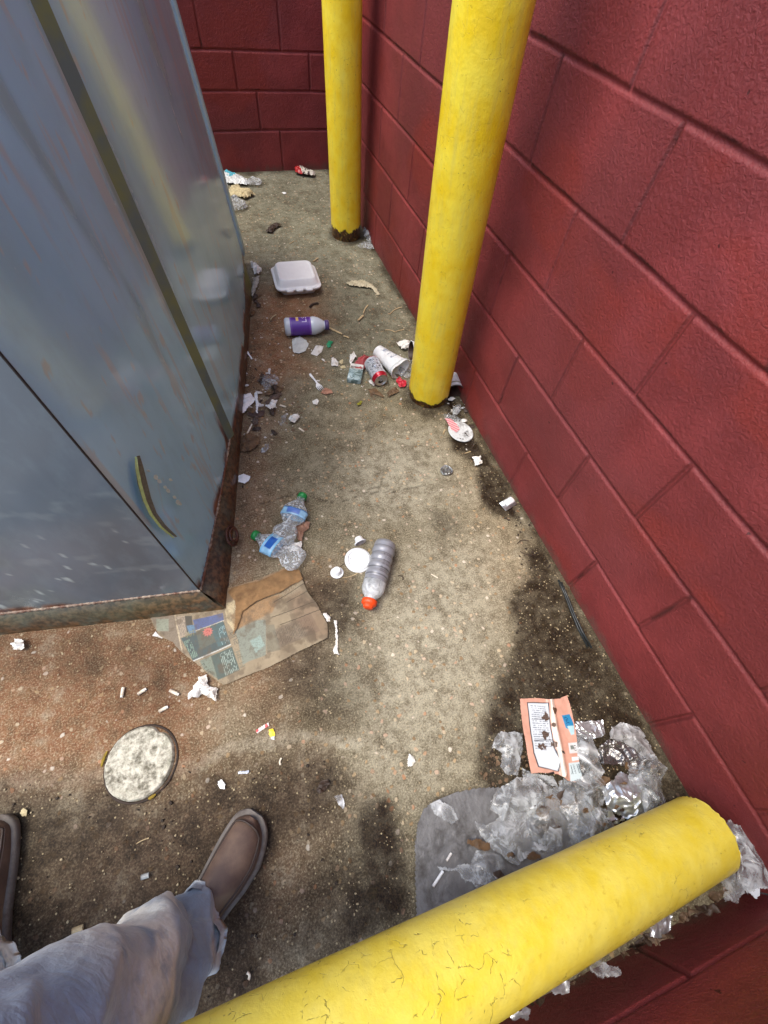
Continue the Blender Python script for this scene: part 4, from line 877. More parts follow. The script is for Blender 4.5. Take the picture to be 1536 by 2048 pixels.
# ------------------------------------------------------------------ newspaper
def P2(u, v, z=0.0): return gp(u, v, z)[:2]
nO = P2(445, 1368, .003); nE = P2(655, 1275, .003); nd = (nE - nO) / np.linalg.norm(nE - nO); nn = np.array([-nd[1], nd[0]])
def news_col(X, Y):
    col = np.tile(lin((150, 136, 110)), X.shape + (1,)); a = (X - nO[0]) * nd[0] + (Y - nO[1]) * nd[1]; b = (X - nO[0]) * nn[0] + (Y - nO[1]) * nn[1]
    col = col * (0.85 + 0.3 * fbm(a * 40, b * 40, 4, 3))[..., None]
    def region(pts, c, f=1.0, soft=0.0015):
        nonlocal col
        m_ = ((1 - sstep(-soft, soft, poly_sd(X, Y, np.array([P2(*p, .003) for p in pts])))) * f)[..., None]; col = col * (1 - m_) + np.array(c if not isinstance(c, tuple) else lin(c)) * m_
    def put(mask, c, f=0.9):
        nonlocal col
        mm = (mask * f)[..., None]; col = col * (1 - mm) + lin(c) * mm
    region([(300, 1236), (350, 1230), (372, 1315), (330, 1275)], (128, 116, 100)); region([(312, 1238), (338, 1238), (338, 1262), (314, 1262)], (138, 146, 128))
    region([(352, 1234), (372, 1232), (376, 1270), (358, 1278)], (168, 154, 134)); region([(370, 1232), (384, 1232), (388, 1262), (374, 1266)], (60, 62, 58)); region([(374, 1252), (390, 1250), (392, 1266), (378, 1268)], (90, 132, 160))
    region([(386, 1240), (446, 1226), (448, 1240), (392, 1262)], (70, 92, 140)); region([(362, 1277), (448, 1244), (461, 1288), (386, 1322)], (48, 78, 84)); region([(392, 1262), (428, 1252), (440, 1280), (400, 1300)], (92, 98, 86), 0.7)
    region([(420, 1252), (446, 1242), (460, 1286), (436, 1294)], (52, 92, 98)); region([(400, 1322), (422, 1312), (436, 1358), (428, 1352), (408, 1338)], (118, 134, 120)); region([(422, 1312), (464, 1294), (480, 1340), (436, 1360)], (60, 86, 84)); region([(470, 1258), (505, 1242), (532, 1240), (532, 1310), (500, 1322), (486, 1330), (478, 1290)], (126, 142, 132), 0.8)
    region([(500, 1282), (520, 1270), (530, 1290), (512, 1306)], (150, 180, 172), 0.7); region([(545, 1262), (620, 1225), (640, 1262), (560, 1296)], (112, 100, 86), 0.75); region([(532, 1250), (548, 1250), (562, 1300), (534, 1306)], (98, 104, 92), 0.6)
    region([(448, 1210), (470, 1200), (500, 1180), (475, 1250), (468, 1262), (455, 1245)], (206, 190, 150), 0.9)
    # small print in rows and columns
    row = (np.floor(a * 480) % 2 == 0) & (vnoise(np.floor(a * 480) * 3.3, b * 260) > 0.36)
    for pts, c in (([(440, 1308), (462, 1298), (478, 1340), (450, 1352)], (170, 190, 178)), ([(436, 1258), (448, 1250), (458, 1284), (444, 1290)], (150, 184, 184)), ([(366, 1284), (380, 1278), (396, 1312), (386, 1318)], (140, 172, 150)), ([(548, 1264), (618, 1232), (634, 1260), (562, 1292)], (66, 58, 50)), ([(468, 1200), (560, 1150), (600, 1165), (540, 1225), (470, 1262)], (120, 92, 58)), ([(352, 1236), (370, 1234), (374, 1268), (360, 1274)], (110, 102, 92))):
        put(row & (poly_sd(X, Y, np.array([P2(*p, .003) for p in pts])) < 0), c, 0.75)
    put(text_mask(X, Y, 'LITE', P2(408, 1326, .003), P2(424, 1346, .003), -0.016), (62, 78, 74)); put(text_mask(X, Y, 'BUS', P2(470, 1262, .003), P2(480, 1288, .003), -0.013), (70, 82, 80), 0.8)
    put(text_mask(X, Y, 'MEN', P2(482, 1300, .003), P2(492, 1334, .003), -0.014), (110, 116, 100), 0.8); put(text_mask(X, Y, 'OUT', P2(372, 1276, .003), P2(392, 1270, .003), 0.014), (152, 158, 110), 0.7)
    put(text_mask(X, Y, 'WI', P2(480, 1232, .003), P2(500, 1222, .003), 0.016), (166, 120, 72), 0.6)
    # white rules and the red starburst
    put(line_d(X, Y, [P2(386, 1323, .003), P2(461, 1290, .003)]) < 0.0016, (206, 210, 204)); put(line_d(X, Y, [P2(392, 1262, .003), P2(448, 1241, .003)]) < 0.0012, (196, 196, 180)); put(line_d(X, Y, [P2(350, 1232, .003), P2(366, 1310, .003)]) < 0.0018, (196, 180, 150))
    sc_ = P2(416, 1264, .003); an = np.arctan2(Y - sc_[1], X - sc_[0]); rr = np.hypot(X - sc_[0], Y - sc_[1]); put(rr < 0.009 + 0.005 * (np.abs(((an * 11 / (2 * math.pi)) % 1) - .5) * 2), (206, 112, 104)); put((rr < 0.006) & (fbm(X * 500, Y * 500, 2, 4) > .55), (150, 60, 60))
    # stained, yellowed and muddy parts
    region([(470, 1262), (462, 1230), (520, 1198), (560, 1190), (545, 1225)], (160, 116, 66), 0.65, 0.004); region([(450, 1200), (455, 1175), (520, 1158), (575, 1130), (540, 1180), (510, 1198)], (160, 116, 70), 0.6, 0.006)
    region([(545, 1155), (575, 1148), (600, 1160), (560, 1170)], (74, 50, 28), 0.7, 0.006); region([(600, 1180), (640, 1210), (665, 1270), (630, 1280), (590, 1240), (575, 1195)], (116, 88, 68), 0.55, 0.010)
    m_ = (sstep(0.52, 0.68, fbm(X * 26, Y * 26, 4, 8)) * sstep(P2(500, 1250)[0], P2(640, 1250)[0], X) * 0.8)[..., None]; col = col * (1 - m_) + lin((70, 54, 40)) * m_
    m_ = (sstep(0.48, 0.70, fbm(X * 44, Y * 44, 4, 19)) * 0.6)[..., None]; col = col * (1 - m_) + lin((84, 70, 54)) * m_
    for q, (p0, p1) in enumerate((((548, 1205), (612, 1165)), ((575, 1205), (615, 1182)), ((545, 1235), (640, 1200)), ((560, 1250), (640, 1220)), ((500, 1212), (545, 1188)))):
        put(line_d(X + (fbm(X * 60, Y * 60, 3, q) - .5) * .006, Y, [P2(*p0, .003), P2(*p1, .003)]) < 0.0011, (44, 34, 24), 0.9)
    put((vnoise(np.floor(a * 620) * 2.1, b * 420) > .55) & (np.floor(a * 620) % 2 == 0) & (fbm(X * 14, Y * 14, 2, 30) > .45), (70, 64, 56), .35)
    col = col * .78 + lin((136, 122, 98)) * .22
    return np.clip(col, 0, 1)
NP = [(298, 1232), (330, 1205), (452, 1190), (456, 1176), (520, 1158), (572, 1133), (592, 1136), (606, 1162), (614, 1182), (632, 1205), (655, 1248), (656, 1276), (600, 1303), (540, 1334), (500, 1350), (447, 1371), (420, 1352), (395, 1330), (362, 1305), (345, 1285), (318, 1272)]
fold = lambda X, Y: 0.003 * sstep(0.0, 0.01, -((X - P2(535, 1240)[0]) * 0.9 + (Y - P2(535, 1240)[1]) * 0.1)) * 0 + 0.0035 * np.abs(((X - nO[0]) * nn[0] + (Y - nO[1]) * nn[1]) * 22 % 1 - .5) * sstep(P2(500, 1250)[0], P2(600, 1250)[0], X)
film('newspaper', 'old stained newspaper spread flat at the near corner of the container', 'newspaper', NP, painted('news_print', 0.8, 0.35, 120), 0.0045, 0.002, 0.0011, 12, jag=0.0015, col=news_col, tilt=fold, f0=7, pxz=0.003)
film('newspaper', 'torn brown upper newspaper sheet folded over the printed spread', 'newspaper', [(470, 1203), (455, 1185), (462, 1176), (520, 1160), (574, 1136), (600, 1140), (607, 1158), (560, 1186), (512, 1204), (486, 1222), (474, 1258), (466, 1268), (470, 1235)], simple('stained_newsprint', L3(146, 112, 72), 0.85, 0.4, 36, 0.6, 60, dirt=L3(96, 68, 40), bdist=0.003), 0.008, 0.006, 0.0016, 33, jag=0.002, f0=8, pxz=0.008)

# ------------------------------------------------------------------ peach wrapper
wO = P2(1062, 1545, .03); wE = P2(1165, 1562, .03); 
def W2(u, v): return P2(u, v, 0.03)
def peach(X, Y):
    col = np.tile(lin((204, 154, 134)), X.shape + (1,)); col = col * (0.86 + 0.28 * fbm(X * 60, Y * 60, 3, 5))[..., None]
    def region(pts, c, f=1.0, soft=0.001):
        nonlocal col
        m_ = ((1 - sstep(-soft, soft, poly_sd(X, Y, np.array([W2(*p) for p in pts])))) * f)[..., None]; col = col * (1 - m_) + lin(c) * m_
    def put(mask, c, f=0.9):
        nonlocal col
        mm = (mask * f)[..., None]; col = col * (1 - mm) + lin(c) * mm
    region([(1055, 1404), (1098, 1404), (1104, 1455), (1112, 1495), (1124, 1520), (1120, 1543), (1078, 1534), (1068, 1505), (1062, 1460)], (40, 44, 52)); region([(1057, 1406), (1096, 1406), (1102, 1455), (1110, 1497), (1121, 1521), (1117, 1541), (1080, 1532), (1070, 1504), (1064, 1460)], (206, 214, 220))
    e0 = W2(1060, 1410); e1 = W2(1072, 1500); dd = (e1 - e0) / np.linalg.norm(e1 - e0); s = (X - e0[0]) * dd[0] + (Y - e0[1]) * dd[1]; r = -(X - e0[0]) * dd[1] + (Y - e0[1]) * dd[0]
    rows = (np.sin(s * 1250) > 0.15) & (vnoise(np.floor(s * 199) * 5.1, r * 700) > 0.34) & (poly_sd(X, Y, np.array([W2(*p) for p in [(1062, 1410), (1092, 1410), (1106, 1494), (1072, 1498)]])) < 0); put(rows, (96, 106, 118), 0.75)
    for v_ in (1438, 1480): put(line_d(X, Y, [W2(1065 + (v_ - 1438) * .12, v_), W2(1100 + (v_ - 1438) * .15, v_)]) < 0.0007, (30, 34, 40))
    region([(1100, 1396), (1108, 1396), (1114, 1440), (1124, 1500), (1134, 1545), (1126, 1560), (1120, 1520), (1106, 1460)], (226, 214, 200), 0.9)
    region([(1125, 1430), (1141, 1427), (1148, 1444), (1150, 1462), (1134, 1456)], (40, 130, 176)); put(text_mask(X, Y, 'GL', W2(1129, 1434), W2(1138, 1456), 0.009), (20, 60, 110), .8); region([(1136, 1452), (1149, 1450), (1150, 1468), (1144, 1470)], (170, 206, 212))
    region([(1138, 1486), (1156, 1484), (1158, 1505), (1140, 1507)], (216, 216, 214)); put(text_mask(X, Y, '6', W2(1150, 1501), W2(1158, 1501), 0.012), (30, 34, 30)); region([(1142, 1491), (1148, 1490), (1149, 1498), (1143, 1499)], (120, 128, 122))
    region([(1144, 1514), (1160, 1513), (1161, 1520), (1145, 1522)], (230, 232, 230)); region([(1138, 1526), (1162, 1524), (1166, 1562), (1142, 1562)], (196, 212, 214)); b0 = W2(1140, 1530); b1 = W2(1162, 1528); bd = (b1 - b0) / np.linalg.norm(b1 - b0)
    sb_ = (X - b0[0]) * bd[0] + (Y - b0[1]) * bd[1]; put((vnoise(sb_ * 900, 3.0) > .5) & (poly_sd(X, Y, np.array([W2(*p) for p in [(1142, 1530), (1161, 1528), (1163, 1546), (1144, 1548)]])) < 0), (70, 84, 92), .85)
    region([(1122, 1501), (1129, 1502), (1131, 1508), (1124, 1506)], (20, 22, 26)); region([(1098, 1546), (1110, 1542), (1112, 1550), (1101, 1553)], (30, 30, 34))
    gr = fbm(X * 130, Y * 130, 4, 6); gpatch = np.zeros_like(X)
    for cx, cy, rr in ((1092, 1432, .016), (1110, 1420, .012), (1095, 1470, .018), (1108, 1488, .014), (1085, 1492, .016), (1108, 1450, .010)):
        q = W2(cx, cy); gpatch = np.maximum(gpatch, 1 - sstep(rr * .3, rr, np.hypot(X - q[0], Y - q[1])))
    put(sstep(0.62, 0.66, gr * 0.72 + gpatch * 0.40), (70, 44, 16), 0.92)
    return np.clip(col, 0, 1)
wh = lambda X, Y: 0.008 * np.exp(-(line_d(X, Y, [W2(1101, 1396), W2(1114, 1460), W2(1130, 1550)]) / 0.007) ** 2)
film('snack_wrapper', 'flattened peach and white food wrapper with printed text lying on the film pile', 'wrapper', [(1040, 1396), (1080, 1395), (1100, 1398), (1120, 1396), (1136, 1389), (1143, 1410), (1150, 1440), (1156, 1480), (1160, 1520), (1166, 1558), (1150, 1565), (1136, 1560), (1118, 1548), (1080, 1546), (1064, 1548), (1056, 1510), (1048, 1460)], painted('wrapper_print', 0.26, 0.2, 60), 0.007, 0.022, 0.001, 41, jag=0.0008, col=peach, tilt=wh, pxz=0.03, f0=6)

# ------------------------------------------------------------------ pile of plastic film by the fallen post
film('plastic_sheet', 'flat dirty grey plastic sheet with a rounded corner under the film pile', 'plastic sheet', [(840, 1900), (831, 1830), (828, 1700), (832, 1650), (845, 1618), (870, 1598), (910, 1583), (960, 1574), (1020, 1572), (1090, 1600), (1180, 1640), (1180, 1720), (1000, 1830)], simple('dirty_grey_sheet', L3(112, 112, 112), 0.40, 0.35, 22, 0.8, 50, dirt=L3(46, 40, 34), bdist=0.003), 0.004, 0.002, 0.003, 5, jag=0.0008, f0=5)
pile = [
 ('plastic_bag', 'grey clear bag spread between the thin stretched bag and the twisted bag', [(1050, 1600), (1120, 1570), (1160, 1640), (1160, 1700), (1090, 1720), (1050, 1680)], FILM, .024, .006, 60),
 ('film_scrap', 'long grey film flap at the left edge of the pile, beside the peach wrapper', [(992, 1474), (1005, 1458), (1030, 1462), (1047, 1464), (1050, 1500), (1042, 1530), (1036, 1554), (1012, 1552), (1002, 1530), (1004, 1505), (984, 1495)], FILM_W, .020, .006, 61),
 ('plastic_bag', 'big milky crumpled bag below the peach wrapper, nearest to the grey sheet', [(1000, 1575), (1030, 1558), (1075, 1552), (1105, 1570), (1112, 1600), (1098, 1638), (1060, 1640), (1010, 1645), (985, 1620), (975, 1600)], FILM_W, .032, .010, 62),
 ('plastic_bag', 'thin stretched white bag lying across the grey sheet towards the fallen post', [(948, 1640), (975, 1650), (1000, 1630), (1050, 1625), (1065, 1680), (1105, 1692), (1110, 1702), (1060, 1705), (1040, 1735), (1015, 1720), (985, 1700), (962, 1672)], FILM_W, .016, .012, 63),
 ('plastic_bag', 'twisted clear bag in the middle of the pile between the brown leaves', [(1125, 1565), (1150, 1548), (1180, 1560), (1175, 1600), (1190, 1640), (1160, 1670), (1140, 1640), (1120, 1610)], FILM, .036, .012, 64),
 ('plastic_bag', 'puffed clear bag right of centre of the pile, left of the foil', [(1150, 1560), (1190, 1540), (1215, 1555), (1225, 1590), (1205, 1610), (1230, 1650), (1180, 1640), (1160, 1610)], FILM, .040, .016, 65),
 ('plastic_bag', 'clear bag hanging at the wall side end of the pile', [(1285, 1500), (1318, 1510), (1335, 1530), (1332, 1570), (1350, 1605), (1325, 1640), (1290, 1640), (1262, 1600), (1262, 1540)], FILM, .045, .016, 66),
 ('plastic_bag', 'clear crinkled bag touching the fallen post below the foil', [(1142, 1650), (1190, 1610), (1225, 1620), (1238, 1668), (1215, 1690), (1175, 1705), (1145, 1690)], FILM, .030, .012, 67),
 ('film_scrap', 'narrow clear film strip beneath the crinkled foil rectangle', [(1150, 1462), (1192, 1474), (1196, 1510), (1212, 1545), (1195, 1565), (1165, 1550), (1152, 1510)], FILM, .022, .010, 68),
 ('film_scrap', 'grey torn film beneath the tip of the peach wrapper', [(1045, 1530), (1070, 1545), (1110, 1552), (1120, 1575), (1080, 1570), (1050, 1565)], FILM_W, .016, .008, 69),
 ('film_scrap', 'small milky film flap against the fallen post, right of the thin bag', [(1092, 1640), (1120, 1650), (1135, 1690), (1110, 1700), (1085, 1690)], FILM_W, .022, .008, 70),
 ('film_scrap', 'triangular clear film lying on the grey sheet at its rounded corner', [(858, 1608), (878, 1598), (905, 1612), (920, 1640), (905, 1650), (870, 1632)], FILM, .005, .010, 71),
 ('film_scrap', 'wrinkled white film shreds on the grey sheet next to the drinking straw', [(868, 1728), (900, 1735), (940, 1728), (950, 1745), (985, 1758), (960, 1770), (935, 1765), (940, 1782), (915, 1745), (880, 1742)], FILM_W, .010, .010, 72),
 ('film_scrap', 'clear film loop over the lower edge of the grey sheet', [(955, 1700), (1000, 1705), (1015, 1735), (985, 1770), (950, 1775), (935, 1740)], FILM, .016, .009, 73),
 ('film_scrap', 'dark smoky film corner by the wall above the foil ball', [(1222, 1452), (1245, 1446), (1278, 1450), (1300, 1480), (1320, 1520), (1295, 1520), (1250, 1490), (1224, 1475)], FILM_D, .026, .008, 74),
]
for nm, lb, pts, mt, amp, z0, sd0 in pile:
    film(nm, lb, 'plastic film' if nm == 'film_scrap' else 'plastic bag', pts, mt, amp, z0, 0.0022, sd0, dome=amp * 0.55, f0=13, jag=0.003, group='plastic film litter by the fallen post', pxz=z0 + amp * 0.7, cn=6)
film('foil_ball', 'bright crumpled foil lump in the film pile beside the wall end bag', 'foil', [(1208, 1590), (1215, 1565), (1250, 1545), (1285, 1552), (1302, 1590), (1300, 1625), (1270, 1640), (1235, 1630), (1215, 1612)], FOIL, .030, .014, 0.0022, 81, dome=.022, f0=13, cn=6, pxz=.04)
film('foil_scrap', 'crinkled silver foil rectangle right of the peach wrapper', 'foil', [(1150, 1442), (1206, 1440), (1212, 1468), (1200, 1476), (1172, 1478), (1150, 1470)], FOIL, .007, .014, 0.0012, 82, f0=40, jag=.0015, cn=6, pxz=.018)
film('foil_scrap', 'dark crinkled metallic film between the foil rectangle and the wall', 'foil', [(1195, 1500), (1210, 1478), (1250, 1482), (1298, 1522), (1285, 1540), (1240, 1528), (1205, 1530)], simple('dark_foil', (0.30, 0.29, 0.28), 0.22, 0.5, 30, 0.9, 80, metal=0.8, bdist=0.004), .024, .010, 0.002, 83, f0=18, cn=6, pxz=.025)
film('foil_scrap', 'folded bright foil tongue touching the fallen post below the foil lump', 'foil', [(1218, 1610), (1240, 1640), (1250, 1632), (1250, 1640), (1232, 1652), (1215, 1638)], FOIL, .012, .018, 0.0015, 84, f0=20, pxz=.03)
lf = [((1135, 1590), 24, 'small brown leaf right of the tip of the peach wrapper'), ((1205, 1560), 22, 'dark leaf under the left edge of the foil lump'), ((1265, 1530), 24, 'dark wet leaf between the dark metallic film and the foil lump'), ((1050, 1585), 22, 'brown leaf seen through the big milky bag'), ((1135, 1720), 22, 'brown leaf heap at the fallen post below the pile'), ((1225, 1690), 20, 'dark leaf shred at the fallen post below the foil tongue'), ((1000, 1755), 22, 'brown leaf at the lower edge of the grey sheet'), ((1088, 1622), 30, 'brown curled leaf left of centre in the film pile'), ((1112, 1608), 26, 'upright brown leaf sliver between two bags of the pile'), ((1100, 1650), 28, 'crumbled brown leaf near the milky flap of the pile'), ((962, 1690), 26, 'brown leaf under the thin stretched bag'), ((1150, 1600), 24, 'brown leaf beneath the twisted clear bag'), ((1316, 1590), 22, 'brown leaf at the wall behind the wall end bag'),
      ((1255, 1462), 16, 'brown leaf bit at the dark smoky film corner'), ((1068, 1712), 20, 'brown leaf pressed against the fallen post under the thin bag'), ((1180, 1700), 16, 'dark leaf against the fallen post below the crinkled bag')]
def leafpts(c, r, seed, el=0.55, ang=None):
    rs = np.random.RandomState(seed); a0 = rs.rand() * 3.14 if ang is None else ang; out = []
    for q in np.linspace(0, 2 * math.pi, 11, endpoint=False):
        rr = r * (0.75 + 0.5 * rs.rand()); x = rr * math.cos(q); y = rr * el * math.sin(q); out.append((c[0] + x * math.cos(a0) - y * math.sin(a0), c[1] + (x * math.sin(a0) + y * math.cos(a0)) * 0.8))
    return out
for i, (c, r, lb) in enumerate(lf): film('dead_leaf', lb, 'leaf', leafpts(c, r, 200 + i), LEAF if i % 3 else LEAF2, .016, .012, 0.002, 90 + i, group='dead leaves in the litter', pxz=.022, dome=.006)
# straws on the sheet
def rod(name, label, cat, p0, p1, r, mat, z=None, group=None, n=8, bend=0.0, flat=1.0):
    z = r if z is None else z; a = gp(*p0, z); b = gp(*p1, z); mb = MB(); pts = []
    for q in np.linspace(0, 1, 7): pts.append(a + (b - a) * q + np.array([-(b - a)[1], (b - a)[0], 0]) * bend * math.sin(q * math.pi))
    mb.tube(pts, r, n, flat=flat); return tag(mb.build(name, mat, None), label, cat, group)
rod('drinking_straw', 'white drinking straw piece lying on the grey sheet', 'straw', (866, 1773), (886, 1742), .0032, PLASTIC, z=.008)
rod('drinking_straw', 'twisted white straw stub above the drinking straw on the grey sheet', 'straw', (893, 1722), (903, 1706), .0028, PAPER, z=.008)
# litter caught behind the post, on the wall side
gap = [
 ('plastic_bag', 'grey clear bag stuffed between the end of the fallen post and the wall', 'plastic bag', [(1455, 1655), (1466, 1642), (1490, 1652), (1520, 1685), (1545, 1730), (1550, 1785), (1500, 1790), (1482, 1762), (1470, 1715)], FILM_W, .03, .10, .012),
 ('film_scrap', 'wrinkled clear film right below the end of the fallen post', 'plastic film', [(1448, 1765), (1475, 1730), (1488, 1760), (1500, 1790), (1480, 1805), (1452, 1808)], FILM_W, .02, .10, .008),
 ('foil_scrap', 'silver foil bit on the wall side of the fallen post, right of the brown leaves', 'foil', [(1300, 1856), (1318, 1838), (1335, 1825), (1346, 1832), (1342, 1862), (1322, 1880), (1300, 1876)], FOIL, .014, .15, .006),
 ('plastic_bag', 'shiny clear bag corner under the middle of the fallen post', 'plastic bag', [(1176, 1920), (1184, 1908), (1205, 1920), (1245, 1942), (1243, 1955), (1205, 1962), (1180, 1946)], FILM, .02, .20, .008),
 ('foil_scrap', 'small crumpled film bit under the fallen post, left of the shiny bag corner', 'foil', [(1096, 1972), (1120, 1955), (1140, 1965), (1136, 1988), (1112, 1998)], FOIL, .014, .21, .004),
 ('foil_scrap', 'crumpled foil bit at the bottom edge of the photo under the fallen post', 'foil', [(1018, 2030), (1050, 2008), (1064, 2020), (1058, 2040), (1030, 2046)], FOIL, .014, .15, .004)]
for i, (nm, lb, ct, pts, mt, amp, z0, dm) in enumerate(gap): film(nm, lb, ct, pts, mt, amp, z0, 0.0018, 120 + i, dome=dm, f0=18, pxz=z0 + amp * .6, cn=6)
film('paper_tag', 'stiff white tag on the clear bag at the end of the fallen post', 'tag', [(1481, 1768), (1490, 1754), (1522, 1770), (1520, 1792), (1512, 1800)], simple('stiff_white', (.62, .66, .70), .5, .08), .002, .105, .0018, 131, jag=.0004, pxz=.106, thick=.0012)
for i, (c, r, z, lb) in enumerate((((1290, 1884), 30, .15, 'curled brown leaf under the fallen post, left of the silver foil bit'), ((1320, 1878), 28, .15, 'split brown leaf under the silver foil bit at the fallen post'), ((1375, 1832), 30, .14, 'dark brown leaf under the right part of the fallen post'), ((1415, 1818), 28, .13, 'pale brown leaf under the right end of the fallen post'), ((1255, 1908), 18, .17, 'brown leaf tip right of the shiny bag corner'), ((1160, 1958), 20, .19, 'brown leaf between the shiny bag corner and the small film bit'), ((1080, 2002), 16, .20, 'brown leaf scrap between the two foil bits near the bottom edge'), ((1438, 1792), 20, .12, 'dark leaf below the wrinkled film at the end of the fallen post'))):
    film('dead_leaf', lb, 'leaf', leafpts(c, r * 1.15, 300 + i, .34, -0.5), LEAF2 if i % 3 == 0 else simple('tan_leaf', L3(112, 90, 68), .7, .6, 60, .9, 80, dirt=L3(48, 36, 26), bdist=.004), .034, z - .008, 0.0015, 140 + i, group='dead leaves behind the fallen post', pxz=z + .01, dome=.008, f0=26, jag=.004)

